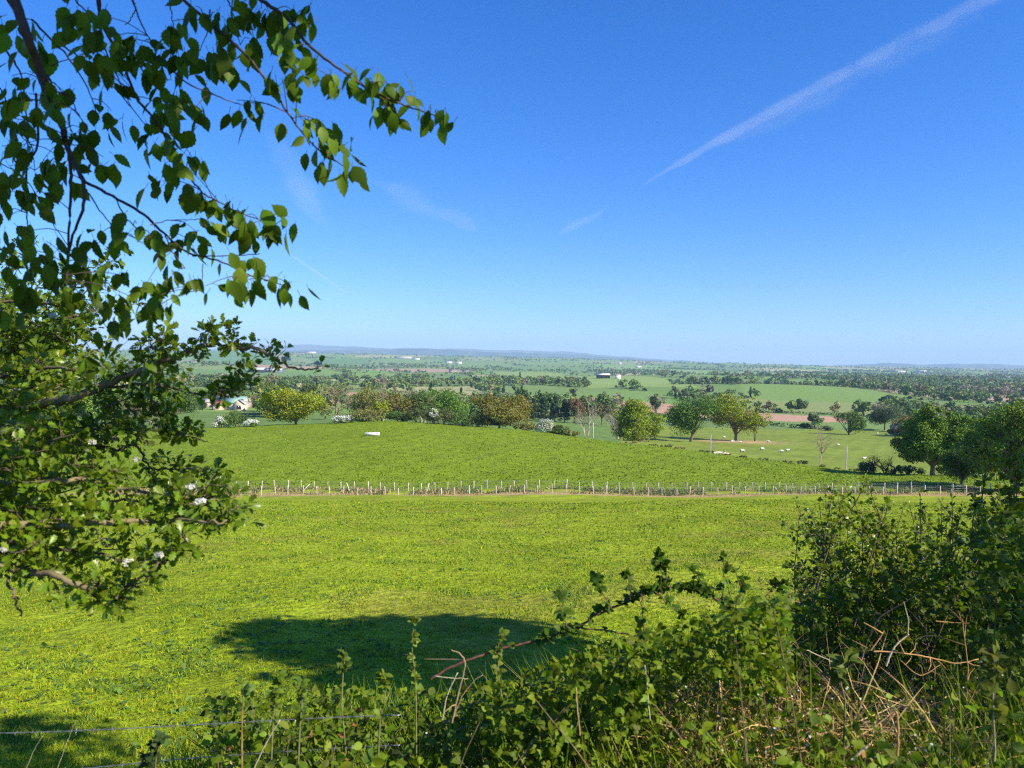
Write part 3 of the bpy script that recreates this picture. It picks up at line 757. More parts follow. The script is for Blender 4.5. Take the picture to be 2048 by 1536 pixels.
KINDS = [('leafy', (.13, .205, .05), 11, 12, 'broadleaf_tree', 'rounded mid green tree among the hedges of the hazy valley', 'tree'),
         ('leafy', (.18, .235, .05), 10, 11, 'broadleaf_tree', 'rounded yellowish green tree among the hedges of the hazy valley', 'tree'),
         ('leafy', (.08, .145, .04), 12, 11, 'broadleaf_tree', 'dark green rounded tree among the hedges of the hazy valley', 'tree'),
         ('bare', (.24, .22, .15), 11, 12, 'bare_tree', 'greyish leafless tree among the hedges of the hazy valley', 'tree'),
         ('leafy', (.22, .19, .08), 11, 12, 'oak_tree', 'brownish young leafed tree among the hedges of the hazy valley', 'tree'),
         ('conifer', (.055, .10, .05), 13, 7, 'conifer_tree', 'dark pointed conifer among the hedges of the hazy valley', 'conifer'),
         ('leafy', (.11, .175, .05), 3.2, 6.5, 'hedge_bush', 'low green bush on a hedge line of the hazy valley', 'bush'),
         ('leafy', (.15, .20, .07), 9, 8, 'broadleaf_tree', 'smallish pale green tree among the hedges of the hazy valley', 'tree')]
VT = []
for i, k in enumerate(KINDS):
    bt, bc = tree_variant(i, k[1], k[2], k[3], 300 + i, 30, k[0])
    VT.append((bt.mesh('trunk', [M_BARK]), bc.mesh('crown', [M_FOL])))

def place_valley():
    r = np.random.default_rng(21)
    n = 110000
    d = np.exp(r.uniform(math.log(255), math.log(6200), n)); X = r.uniform(-60, 2110, n)
    x = (X - 1024) / F * d * 1.0; y = d
    idc, e = field_cells(x, y)
    wood = value_noise(x / 170 + 3, y / 260 + 8, 31)
    hedge = (e < np.where(d > 2300, 22, 6)) & (r.uniform(size=n) < np.where(wood > .5, .8, .34))
    woods = (wood > np.where((X > 1700) & (d > 900), .50, .76)) & (r.uniform(size=n) < .5)
    ok = hedge | woods
    for pl, _, k in FIELDS: ok &= ~inside(pl, x, y)
    ok &= ~((X > 1225) & (X < 1800) & (d < 312))
    ok &= ~((X > 380) & (X < 530) & (d < 415))
    ok &= ~((X > 1030) & (X < 1260) & (d < 330)); ok &= ~((X > 600) & (X < 1760) & (d > 255) & (d < 500) & (r.uniform(size=n) < .93))
    ok &= ~((X > 1770) & (X < 2048) & (d > 300) & (d < 400))
    for pl, wid in BUILDINGS:
        ok &= ~((np.abs(x - pl[0]) < wid) & (y > pl[1] - wid * 3.2) & (y < pl[1] + wid * .8))
    # thin out, nearest first, so that trunks keep apart
    x, y, d, X, wood, hedge = [v[ok] for v in (x, y, d, X, wood, hedge)]
    o = np.argsort(d); grid = {}; keep = []
    for i in o:
        g = 6.5 + d[i] * .0025; kx, ky = int(x[i] // g), int(y[i] // (g * 1.4))
        if (kx, ky, int(math.log(d[i]) * 3)) in grid: continue
        grid[(kx, ky, int(math.log(d[i]) * 3))] = 1; keep.append(i)
    keep = np.array(keep); x, y, d, wood, hedge, X = [v[keep] for v in (x, y, d, wood, hedge, X)]
    z = height(x, y); n = len(x)
    u = r.uniform(size=n)
    patch = value_noise(x / 120, y / 160, 41)
    kind = np.select([u < .22, u < .36, u < .54, u < .58, u < .605, u < .615, u < .90], [0, 1, 2, 3, 4, 5, 6], 7)
    kind = np.where((patch > .93) & ~hedge, 5, kind); kind = np.where((patch < .08) & ~hedge, 3, kind)
    sc = r.uniform(.65, 1.15, n) * np.where(d > 2500, 1.15, 1.0); rot = r.uniform(0, 6.28, n)
    # not visible behind the crest of the near field: leave out
    print('valley trees', n)
    N1 = 285
    done = [0] * len(KINDS)
    for i in range(min(N1, n)):
        k = KINDS[kind[i]]
        ob = empty(k[4], (x[i], y[i], z[i] - .1), k[5], k[6], 'trees scattered over the patchwork valley', rot[i]); ob.scale = (sc[i], sc[i], sc[i] * r.uniform(.85, 1.15))
        link(bpy.data.objects.new('trunk', VT[kind[i]][0]), ob); link(bpy.data.objects.new('crown', VT[kind[i]][1]), ob)
    # everything farther out reads as one mass
    B = Buf(); sel = np.arange(N1, n)
    small = []
    for i, k in enumerate(KINDS):
        r2 = np.random.default_rng(500 + i); b = Buf(); H, W = k[2], k[3]
        p = crown_points(r2, 12, W / 2, W / 2, H * .43, H * .52, -.7) if k[0] != 'conifer' else np.stack([np.zeros(9), np.zeros(9), np.linspace(1, H, 9)], -1)
        leaf_cloud(b, r2, p, W * .2 * r2.uniform(.7, 1.2, len(p)) * (np.linspace(1.2, .3, 9) if k[0] == 'conifer' else 1), 7, 1.9, k[1], 0, .45)
        small.append((np.concatenate(b.V), np.concatenate(b.F), np.concatenate(b.C)))
    for i in range(len(KINDS)):
        s = sel[kind[sel] == i]
        if not len(s): continue
        TV, TF, TC = small[i]
        ca, sa = np.cos(rot[s]), np.sin(rot[s]); zr = np.zeros(len(s)); on = np.ones(len(s))
        R = np.stack([np.stack([ca, -sa, zr], -1), np.stack([sa, ca, zr], -1), np.stack([zr, zr, on], -1)], 1)
        V, Fs, tn = inst((TV, [TF]), np.stack([x[s], y[s], z[s]], -1), R, sc[s])
        c = np.tile(TC, (len(s), 1)) * np.repeat(r.uniform(.75, 1.25, (len(s), 1)), tn, 0)
        B.add(V, Fs, c, 0)
    # hedges: low lines along the field edges
    o = B.obj('far_woodland', [M_FOL]); tag(o, 'woods and hedgerow trees merging into haze across the far valley', 'woodland', kind='stuff')

def place_hedges():
    r = np.random.default_rng(77); n = 700000
    d = np.exp(r.uniform(math.log(330), math.log(2300), n)); X = r.uniform(-60, 2110, n)
    x = (X - 1024) / F * d; y = d
    idc, e = field_cells(x, y); k = e < 1.3 + d * .0006
    for pl, _, _k in FIELDS: k &= ~inside(pl, x, y)
    k &= ~((X > 1225) & (X < 1800) & (d < 330)) & ~((X > 380) & (X < 530) & (d < 415)) & ~((X > 1770) & (d < 400))
    x, y, d = x[k], y[k], d[k]; n = len(x); z = height(x, y) + r.uniform(.1, 1.5, n)
    V, Fs, tn = inst(QUAD, np.stack([x, y, z], -1), frames(rdir(n, r), norm(rdir(n, r) + np.array([0, -.3, .6]))), r.uniform(.7, 1.3, n) * (.75 + d * .0005))
    c = leafcol((.07, .105, .035), n, tn, r, .35)
    b = Buf(); b.add(V, Fs, c); o = b.obj('hedgerow_foliage', [M_FOL]); tag(o, 'clipped field hedges ruling the hazy valley into patches', 'hedge', kind='stuff')
# ------------------------------------------------------------------ buildings
BUILDINGS = []
def gable(name, X, Yb, wpx, hpx, rpx, label, wall, roof, depth=.6, rz=0.0, windows=(), doors=(), cat='building', group=None, d=None, overhang=.3, openfront=False, chimney=False):
    """a gabled building whose long side, wpx wide on the photo, faces the field; base at photo row Yb"""
    if d is None: x, y = hit(X, Yb, 120)
    else: x, y, _ = at(X, d)
    z = hz(x, y); k = y / F
    L, H, R = wpx * k, hpx * k, rpx * k; W = L * depth
    BUILDINGS.append(((x, y), L * .62))
    root = empty(name, (x, y, z), label, cat, group, rz)
    b = Buf(); t = .25
    if openfront:
        b.box(-L / 2, L / 2, W - t, W, -1, H, wall); b.box(-L / 2, -L / 2 + t, 0, W - t, -1, H, wall); b.box(L / 2 - t, L / 2, 0, W - t, -1, H, wall)
        for i in range(1, 5): b.box(-L / 2 + i * L / 5 - .12, -L / 2 + i * L / 5 + .12, .02, .26, -1, H, wall)
    else:
        b.box(-L / 2, L / 2, 0, W, -1, H, wall)
    # gable ends
    for sx in (-1, 1):
        x0 = sx * (L / 2 - .02); x1 = sx * (L / 2 - .3)
        V = [(x0, .02, H), (x0, W - .02, H), (x0, W / 2, H + R - .05), (x1, .02, H), (x1, W - .02, H), (x1, W / 2, H + R - .05)]
        b.add(V, [np.array([(0, 1, 2), (5, 4, 3)]), np.array([(0, 3, 4, 1), (1, 4, 5, 2), (2, 5, 3, 0)])], wall)
    b.obj('wall', [M_WALL], root)
    o = overhang; s = R / (W / 2); b = Buf(); th = .18
    for sy in (0, 1):
        y0 = -o if sy == 0 else W + o; z0 = H - o * s + .02
        V = [(-L / 2 - o, y0, z0), (L / 2 + o, y0, z0), (L / 2 + o, W / 2, H + R + .02), (-L / 2 - o, W / 2, H + R + .02)]
        V = V + [(a, c, e + th) for a, c, e in V]
        b.add(V, [np.array([(0, 1, 2, 3), (7, 6, 5, 4), (0, 4, 5, 1), (3, 2, 6, 7), (0, 3, 7, 4), (1, 5, 6, 2)])], roof)
    rf = b.obj('roof', [M_ROOF], root)
    if chimney:
        b = Buf(); b.box(L * .2, L * .2 + .8, W / 2 - .4, W / 2 + .4, H + R - .5, H + R + 1.1, (.30, .18, .12)); b.obj('chimney', [M_WALL], rf)
    for (u, v, ww, hh) in windows:
        b = Buf(); b.box(u * L - ww / 2, u * L + ww / 2, -.06, -.004, v, v + hh, (.75, .74, .7)); fr = b.obj('window', [M_PAINT], root)
        b = Buf(); b.box(u * L - ww / 2 + .08, u * L + ww / 2 - .08, -.085, -.062, v + .08, v + hh - .08, (.025, .03, .035)); b.obj('pane', [M_GLASS], fr)
    for (u, ww, hh, c) in doors:
        b = Buf(); b.box(u * L - ww / 2, u * L + ww / 2, -.05, -.004, 0, hh, c); b.obj('door', [M_PAINT], root)
    return root
M_GLASS = plain_material('window_glass', .12, None, .5)
CREAM = (.62, .50, .36); GREY = (.20, .20, .22); PINKW = (.55, .40, .32)
fh = gable('farmhouse', 466, 821, 42, 14, 12, 'cream bungalow with a sea green roof in the trees on the left', CREAM, (.24, .40, .33), .8, d=345, windows=((-.22, .9, 1.5, 1.2),), doors=((.12, .9, 2.0, (.1, .08, .07)),))
# the projecting gabled wing at the right end of the farmhouse, and a low red roofed wing at the left
k = 345 / F
b = Buf()
b.add([(1.2, -2.6, -1), (6.2, -2.6, -1), (6.2, -.02, -1), (1.2, -.02, -1), (1.2, -2.6, 3.1), (6.2, -2.6, 3.1), (6.2, -.02, 3.1), (1.2, -.02, 3.1), (3.7, -2.6, 4.85), (3.7, -.02, 4.85)],
      [np.array([(0, 1, 5, 4), (1, 2, 6, 5), (2, 3, 7, 6), (3, 0, 4, 7), (4, 8, 9, 7), (5, 6, 9, 8)]), np.array([(4, 5, 8), (6, 7, 9)])], CREAM)
wing = b.obj('wing', [M_WALL], fh)
b = Buf()
for sx in (-1, 1):
    V = [(3.7 + sx * 2.8, -2.9, 2.95), (3.7, -2.9, 4.98), (3.7, 2.4, 4.98), (3.7 + sx * 2.8, 2.4, 2.95)]; V += [(a, c, e + .16) for a, c, e in V]
    b.add(V, [np.array([(0, 1, 2, 3), (7, 6, 5, 4), (0, 4, 5, 1), (3, 2, 6, 7), (0, 3, 7, 4), (1, 5, 6, 2)])], (.40, .38, .36))
b.obj('wing_roof', [M_ROOF], wing)
b = Buf(); b.box(2.6, 4.8, -2.66, -2.604, .5, 2.3, (.22, .14, .12)); wf = b.obj('window', [M_PAINT], wing)
b = Buf(); b.box(2.72, 3.62, -2.69, -2.664, .6, 2.2, (.05, .04, .045)); b.box(3.78, 4.68, -2.69, -2.664, .6, 2.2, (.05, .04, .045)); b.obj('pane', [M_GLASS], wf)
gable('outhouse', 437, 820, 20, 10, 8, 'low cream outhouse with a dark red roof beside the green roofed bungalow', PINKW, (.22, .10, .07), .9, d=343, rz=.5)
gable('farm_barn', 462, 806, 64, 10, 9, 'long grey roofed barn right behind the green roofed bungalow', (.34, .28, .24), (.33, .30, .28), .5, d=366)
gable('stone_house', 448, 800, 44, 14, 9, 'grey slate roofed house with chimney behind the long barn', (.45, .38, .32), (.22, .22, .26), .5, d=392, chimney=True, windows=((-.2, 1.2, 1, 1.3), (.2, 1.2, 1, 1.3)))
gable('farm_shed', 418, 802, 22, 10, 7, 'small pinkish walled shed at the left of the farmyard', PINKW, (.45, .40, .38), .9, d=370, rz=.3)
gable('cattle_shed', 512, 745, 31, 6, 4, 'long dark sided cattle shed with a pale roof in the left valley', (.035, .035, .05), (.50, .50, .52), .5, doors=((-.2, 8, 3, (.02, .02, .02)),))
gable('cattle_shed', 545, 745, 35, 5, 3, 'lower bluish shed just right of the long dark cattle shed', (.16, .18, .24), (.55, .55, .56), .4)
gable('open_barn', 1207, 757, 26, 7, 3, 'open fronted barn with a pale roof on the hillside in the middle', (.12, .10, .09), (.72, .70, .66), .5, openfront=True)
gable('white_house', 1236, 758, 10, 6, 2.5, 'small white cube of a house right of the open barn', (.80, .78, .74), (.5, .48, .46), .8, windows=((-.2, 2, 1.4, 1.5), (.2, 2, 1.4, 1.5)))
SG = 'pale farm buildings far out in the valley'
for X, Y, wp, hp, rp, wl, rf, lb in [(897, 727, 14, 3.0, 1.4, (.75, .73, .70), (.6, .6, .6), 'left one of two white sheds side by side far out in the valley'),
        (917, 728, 13, 3.2, 1.4, (.80, .78, .75), (.6, .58, .55), 'right one of two white sheds side by side far out in the valley'),
        (905, 746, 15, 4.5, 3, (.62, .52, .42), (.25, .2, .19), 'cream farmhouse above the long hedge left of the middle'),
        (931, 747, 12, 4, 3, (.5, .42, .36), (.2, .2, .23), 'grey roofed house next to the cream farmhouse left of the middle'),
        (805, 717, 34, 2.4, 1.4, (.60, .55, .5), (.62, .58, .56), 'very long low pale shed on the left skyline fields'),
        (832, 720, 14, 2.6, 1.4, (.75, .7, .64), (.6, .56, .54), 'short pale shed right of the very long one'),
        (1277, 736, 11, 3.0, 1.2, (.80, .79, .76), (.75, .74, .72), 'bright white shed among trees right of the middle'),
        (1240, 729, 6, 2.4, 1.8, (.72, .66, .6), (.6, .55, .5), 'tiny pale house left above the bright white shed'),
        (620, 707, 20, 2.6, 1.4, (.70, .66, .6), (.66, .6, .56), 'pale shed near the left skyline above the hawthorn twig'),
        (1800, 745, 24, 2.4, 1.2, (.74, .72, .68), (.70, .68, .66), 'long pale shed below the moor on the right'),
        (1845, 744, 16, 2.4, 1.2, (.66, .62, .58), (.62, .6, .58), 'shorter pale shed below the moor on the right'),
        (2022, 757, 20, 2.6, 1.2, (.72, .70, .66), (.68, .66, .64), 'pale shed near the right edge of the valley woods')]:
    wl = tuple(.72 * v for v in wl); rf = tuple(.8 * v for v in rf)
    gable('farm_shed' if 'shed' in lb else 'farmhouse', X, Y, wp, hp, rp, lb, wl, rf, .5, group=SG)
gable('farm_shed', 1815, 842, 42, 9, 8, 'white roofed shed left behind the large field edge tree', (.40, .34, .28), (.80, .79, .77), .7, d=318, rz=-.15)
gable('farm_shed', 1832, 834, 26, 8, 5, 'small dark grey barn above the white roofed shed', (.22, .18, .16), (.28, .26, .27), .6, d=365)
gable('farm_shed', 1945, 850, 62, 9, 9, 'long silver roofed shed between the two large right hand trees', (.30, .26, .24), (.55, .55, .57), .55, d=312)
gable('farm_shed', 1955, 842, 56, 8, 7, 'dark fronted barn behind the long silver roofed shed', (.06, .05, .05), (.48, .47, .49), .5, d=345)

place_valley(); place_hedges()

# ------------------------------------------------------------------ fences across the field
def field_fence(name, label, d0, X0, X1, step, off, seed, group):
    r = np.random.default_rng(seed)
    root = empty(name, at(1150, d0), label, 'fence', group); o0 = np.array(root.location)
    tops = []
    protoV = None
    for k, X in enumerate(np.arange(X0 + off, X1, step)):
        x, y, z = at(X + r.uniform(-2, 2), d0 + r.uniform(-.12, .12)); h = r.uniform(.82, 1.0); rd = r.uniform(.042, .058)
        b = Buf(); ln = r.normal(size=2) * .03
        b.tube([(0, 0, -.4), (0, 0, 0), (ln[0] * .5, ln[1] * .5, h * .5), (ln[0], ln[1], h)], [rd, rd, rd, rd * .94], 8, np.array((.58, .49, .38)) * r.uniform(.8, 1.2))
        p = b.obj('post', [M_WOOD], root); p.location = Vector(np.array((x, y, z)) - o0)
        tops.append((x, y, z))
    tops = np.array(tops)
    for hgt in (.14, .34, .55, .74, .88):
        q = np.repeat(tops, 3, 0)[:-2].copy(); q[1::3] = tops[:-1] * .67 + tops[1:] * .33; q[2::3] = tops[:-1] * .33 + tops[1:] * .67
        q[:, 2] += hgt; q[1::3, 2] -= .012; q[2::3, 2] -= .012; q[:, 1] -= .055
        b = Buf(); b.tube(q - o0, .007, 4, (.35, .36, .36)); b.obj('wire', [M_METAL], root)
FGp = 'twin post and wire fences across the field'
field_fence('wire_fence', 'front one of two parallel post and wire fences crossing the pasture', 81.6, 300, 1990, 27.8, 0, 1, FGp)
field_fence('wire_fence', 'rear one of two parallel post and wire fences crossing the pasture', 85.2, 300, 1990, 26.6, 12, 2, FGp)
for i, (X, a, L, lb) in enumerate([(604, .8, 1.3, 'pale stake leaning right between the fences, leftmost of four'), (702, -.35, 1.2, 'whitest stake between the fences, second of four from the left'), (708, 1.1, 1.2, 'brown stake leaning far right beside the whitest one'), (855, .25, 1.2, 'pale stake leaning slightly, rightmost of four')]):
    x, y, z = at(X, 83.2); b = Buf(); b.tube([(0, 0, -.15), (math.sin(a) * L * .5, 0, math.cos(a) * L * .5), (math.sin(a) * L, 0, math.cos(a) * L)], [.05, .05, .045], 8, (.62, .57, .48) if i != 2 else (.4, .28, .16))
    o = b.obj('wooden_stake', [M_WOOD]); o.location = (x, y, z); tag(o, lb, 'stake', 'loose stakes between the fences')
def strip_grass():
    r = np.random.default_rng(5); n = 26000
    x = r.uniform(-46, 60, n); y = np.where(r.uniform(size=n) < .35, r.uniform(78.7, 81.4, n), r.uniform(81.8, 85.0, n)); dens = value_noise(x / 2.5, y / 1.2, 17); k = dens > .36; x, y = x[k], y[k]; n = len(x)
    d = norm(np.stack([r.normal(0, .5, n), r.normal(0, .5, n), np.full(n, .8)], -1))
    R = frames(d, rdir(n, r)); s = np.where(y < 81.5, r.uniform(.08, .26, n), r.uniform(.15, .55, n))
    TV = BLADE[0] * np.array([.22, 1, 1]); V, Fs, tn = inst((TV, BLADE[1]), np.stack([x, y, height(x, y)], -1), R, s)
    c = np.where((r.uniform(size=n) < np.where(y < 81.5, .8, .5))[:, None], np.array((.50, .37, .20)), np.array((.13, .17, .05)))
    g = (y > 81.5) & (x > -5) & (r.uniform(size=n) < .5); c[g] = (.09, .17, .05)
    c = np.repeat(c * r.uniform(.7, 1.3, (n, 1)), tn, 0); b = Buf(); b.add(V, Fs, c)
    o = b.obj('dead_grass', [M_GRASS]); tag(o, 'dead and green tussocks in the uncut strip between the fences', 'grass', kind='stuff')
strip_grass()

# ------------------------------------------------------------------ trough, poles, sheep
def trough():
    x, y, z = at(746, 132.5)
    root = empty('water_trough', (x, y, z), 'long white water trough standing alone in the far pasture', 'trough', rz=.18)
    b = Buf(); L, W, h0, h1, t, c = 2.5, .55, .14, .60, .06, (.82, .82, .80)
    b.box(-L / 2, L / 2, -W / 2, -W / 2 + t, h0, h1, c); b.box(-L / 2, L / 2, W / 2 - t, W / 2, h0, h1, c)
    b.box(-L / 2, -L / 2 + t, -W / 2 + t, W / 2 - t, h0, h1, c); b.box(L / 2 - t, L / 2, -W / 2 + t, W / 2 - t, h0, h1, c); b.box(-L / 2 + t, L / 2 - t, -W / 2 + t, W / 2 - t, h0, h0 + .05, c)
    b.obj('basin', [M_PAINT], root)
    for sx in (-1, 1):
        b = Buf(); b.box(sx * .85 - .1, sx * .85 + .1, -.22, .22, -.15, h0 - .002, (.3, .3, .29)); b.obj('leg', [M_WALL], root)
    b = Buf(); b.tube([(.2, .2, .3), (.2, .2, .68), (.25, .2, .8), (.45, .2, .78)], .025, 8, (.4, .4, .4)); b.obj('water_pipe', [M_METAL], root)
    b = Buf(); b.box(-.25, .35, -.24, -.02, h1 + .002, h1 + .05, (.78, .78, .77)); b.obj('float_cover', [M_PAINT], root)
trough()
for X, Yt, d, lb in [(1697, 893, 120.5, 'slim pale pole at the right end of the sheep pasture fence'), (1424, 871, 143.5, 'slim pale pole in front of the lone oak'), (1188, 846, 160, 'slim pale pole beside the two bare trunks')]:
    x, y, z = at(X, d); H = P(X, Yt, d)[2] - z
    root = empty('utility_pole', (x, y, z), lb, 'pole', 'slim pale poles along the field edge')
    b = Buf(); b.tube([(0, 0, -.5), (0, 0, H * .5), (0, 0, H)], [.10, .09, .075], 8, (.48, .45, .40)); b.obj('pole', [M_WOOD], root)
    b = Buf(); b.box(-.09, .09, -.05, .05, H + .002, H + .12, (.35, .34, .32)); b.obj('cap', [M_METAL], root)

def sheep_mesh(lying=False, graze=True):
    b = Buf(); W_ = (.72, .68, .58); D_ = (.16, .14, .12)
    pts = [(-.52, 0, .62), (-.42, 0, .66), (-.15, 0, .66), (.2, 0, .67), (.42, 0, .70), (.52, 0, .72)]; rr = [.10, .24, .30, .29, .24, .14]
    q = smooth_line(pts, 14); V, f, _ = tube(q, np.interp(np.linspace(0, 1, 14), np.linspace(0, 1, 6), rr), 12)
    V = V + .015 * np.sin(V * 40); b.add(V, [f, np.array([list(range(12))[::-1], list(range(len(V) - 12, len(V)))])], W_)
    hd = [(.46, 0, .74), (.62, 0, .70 if graze else .86), (.74, 0, .48 if graze else .95), (.84, 0, .30 if graze else .92), (.90, 0, .22 if graze else .86)]
    b.tube(smooth_line(hd, 9), np.interp(np.linspace(0, 1, 9), np.linspace(0, 1, 5), [.15, .12, .10, .08, .045]), 9, W_)
    for sy in (-1, 1):
        e = np.array(hd[2]); b.tube([e + (-.02, sy * .07, .04), e + (-.03, sy * .16, .05), e + (-.04, sy * .22, .02)], [.035, .04, .012], 6, W_)
        for lx in (-.36, .33):
            kx = -.05 if lx < 0 else .03
            if lying: b.tube([(lx, sy * .15, .5), (lx + .15, sy * .24, .42), (lx - .05, sy * .27, .40)], [.1, .06, .04], 6, D_)
            else: b.tube([(lx, sy * .14, .55), (lx + kx, sy * .15, .32), (lx, sy * .15, .16), (lx + .02, sy * .15, 0)], [.12, .06, .04, .045], 7, D_)
    b.tube([(-.52, 0, .68), (-.60, 0, .58), (-.60, 0, .44)], [.05, .045, .02], 6, W_)
    if lying:
        for v in b.V: v[:, 2] -= .36
    return b.mesh('sheep', [M_WOOL], True)
SM = [sheep_mesh(False, True), sheep_mesh(False, False), sheep_mesh(True, False)]
SHG = 'white sheep in the pasture on the right'
for i, (X, Y, m, rz, lb) in enumerate([(1524, 901, 0, .3, 'white sheep grazing midway between the lone oak and the bare sapling'), (1563, 906, 0, 3.0, 'left sheep of the close pair nearest the bare sapling'), (1575, 904, 1, .2, 'right sheep of the close pair nearest the bare sapling'),
        (1537, 886, 1, 2.8, 'white sheep standing right of the sandy mound'), (1448, 877, 0, .5, 'white sheep left behind the lone oak'), (1464, 884, 2, 0, 'sheep lying against the left of the oak trunk'), (1480, 885, 2, 2.9, 'sheep lying against the right of the oak trunk'),
        (1484, 905, 0, .1, 'white sheep below the sandy mound'), (1755, 869, 0, .4, 'far sheep, leftmost of four by the large tree'), (1772, 871, 1, 2.6, 'far sheep, second of four by the large tree'), (1784, 873, 0, .1, 'far sheep, third of four by the large tree'), (1793, 871, 0, 1.2, 'far sheep, rightmost of four by the large tree'), (1728, 918, 2, .2, 'lone sheep lying left of the dark thicket'), (1676, 893, 0, 2.9, 'lone sheep right of the bare sapling')]):
    x, y = hit(X, Y, 110); o = bpy.data.objects.new('sheep', SM[m]); o.location = (x, y, hz(x, y) - .02); o.rotation_euler = (0, 0, rz); o.scale = (.78,) * 3
    link(o); tag(o, lb, 'sheep', SHG)
x, y = hit(1443, 909, 110); b = Buf(); q = smooth_line([(-1.5, 0, .2), (-.6, .1, .3), (.4, 0, .25), (1.5, .2, .16)], 10); b.tube(q, np.interp(np.linspace(0, 1, 10), [0, .3, 1], [.2, .3, .12]), 10, (.55, .47, .36))
b.tube([(.2, 0, .3), (.5, -.3, .6), (.6, -.4, .8)], [.12, .08, .03], 7, (.5, .42, .32)); o = b.obj('fallen_log', [M_BARK], None, True); o.location = (x, y, hz(x, y)); tag(o, 'pale fallen log lying under the slim pole before the oak', 'log')
# ------------------------------------------------------------------ near grass
def near_grass():
    r = np.random.default_rng(12); n = 330000
    d = np.exp(r.uniform(math.log(3.3), math.log(60), n)); X = r.uniform(-160, 2210, n)
    x = (X - 1024) / F * d; y = d
    k = ~((y < 4.4) & (X > 520)); x, y, d = x[k], y[k], d[k]; n = len(x)
    m = value_noise(x / .5, y / .6, 51); big = value_noise(x / 2.4, y / 3.0, 52)
    h = r.uniform(.016, .042, n) * (.6 + .9 * m) * (1 + d / 45)
    dr = norm(np.stack([r.normal(0, .55, n), r.normal(0, .55, n), np.ones(n)], -1)); R = frames(dr, rdir(n, r) * np.array([1, 1, .2]))
    wd = .12 * (1 + d / 9)
    tv = BLADE[0]
    V = np.einsum('nij,nkj->nki', R, tv[None] * np.stack([wd, np.ones(n), np.ones(n)], -1)[:, None]) * h[:, None, None] + np.stack([x, y, height(x, y) - .004], -1)[:, None]
    off = (np.arange(n) * 7)[:, None, None]; Fs = [(off + f[None]).reshape(-1, f.shape[1]) for f in BLADE[1]]
    c = np.array((.215, .30, .014)) * (.74 + .4 * m)[:, None] * (1 + .42 * r.uniform(-1, 1, (n, 1)))
    yel = (r.uniform(size=n) < .05 + .10 * (big > .6))[:, None]; c = np.where(yel, np.array((.40, .36, .04)) * (.8 + .4 * r.uniform(size=(n, 1))), c)
    drk = ((m > .74) & (r.uniform(size=n) < .7))[:, None]; c = np.where(drk, np.array((.12, .20, .03)) * (.8 + .4 * r.uniform(size=(n, 1))), c)
    b = Buf(); b.add(V.reshape(-1, 3), Fs, np.repeat(c, 7, 0))
    # coarser tufts over the pasture past the fence
    n = 90000; d = np.exp(r.uniform(math.log(86), math.log(176), n)); X = r.uniform(-160, 2210, n); x = (X - 1024) / F * d
    kk = d < np.interp(X, *zip(*FIELD_EDGE)) - .5; x, d = x[kk], d[kk]; n = len(x); m = value_noise(x / .9, d / 1.1, 53)
    h = r.uniform(.06, .16, n) * (.6 + .8 * m); dr = norm(np.stack([r.normal(0, .6, n), r.normal(0, .6, n), np.ones(n)], -1)); R = frames(dr, rdir(n, r) * np.array([1, 1, .2]))
    V = np.einsum('nij,nkj->nki', R, tv[None] * np.stack([np.full(n, 1.3), np.ones(n), np.ones(n)], -1)[:, None]) * h[:, None, None] + np.stack([x, d, height(x, d) - .01], -1)[:, None]
    off = (np.arange(n) * 7)[:, None, None]; c = np.array((.155, .23, .011)) * (.72 + .5 * m)[:, None] * (1 + .3 * r.uniform(-1, 1, (n, 1)))
    b.add(V.reshape(-1, 3), [(off + f[None]).reshape(-1, f.shape[1]) for f in BLADE[1]], np.repeat(c, 7, 0))
    # broad weed leaves (dandelion, dock) scattered in the turf
    n = 3200; d = np.exp(r.uniform(math.log(4), math.log(34), n)); X = r.uniform(-100, 2100, n); x = (X - 1024) / F * d
    kk = value_noise(x / 1.1, d / 1.4, 61) > .5; x, d = x[kk], d[kk]; n = len(x)
    x = np.repeat(x, 4) + r.normal(0, .03, n * 4); y = np.repeat(d, 4) + r.normal(0, .03, n * 4); n *= 4
    dr = norm(np.stack([r.normal(size=n), r.normal(size=n), np.full(n, .5)], -1)); R = frames(dr, np.array([0, 0, 1.0]) + rdir(n, r) * .3)
    V, Fs, tn = inst(SMALL, np.stack([x, y, height(x, y)], -1), R, r.uniform(.03, .08, n))
    b.add(V, Fs, leafcol((.12, .20, .04), n, tn, r, .3))
    o = b.obj('grass', [M_GRASS]); tag(o, 'short grazed turf with clover and weed leaves nearest the verge', 'grass', kind='stuff')
near_grass()

# ------------------------------------------------------------------ overhanging broadleaf tree, upper left
def pxline(pts, d, n=None, wob=0.0, r=None):
    q = np.array([P(X, Y, (d[i] if hasattr(d, '__len__') else d)) for i, (X, Y) in enumerate(pts)])
    n = n or 4 * len(q)
    q = smooth_line(q, n)
    if wob: q += (r or rng).normal(size=q.shape) * wob
    return q

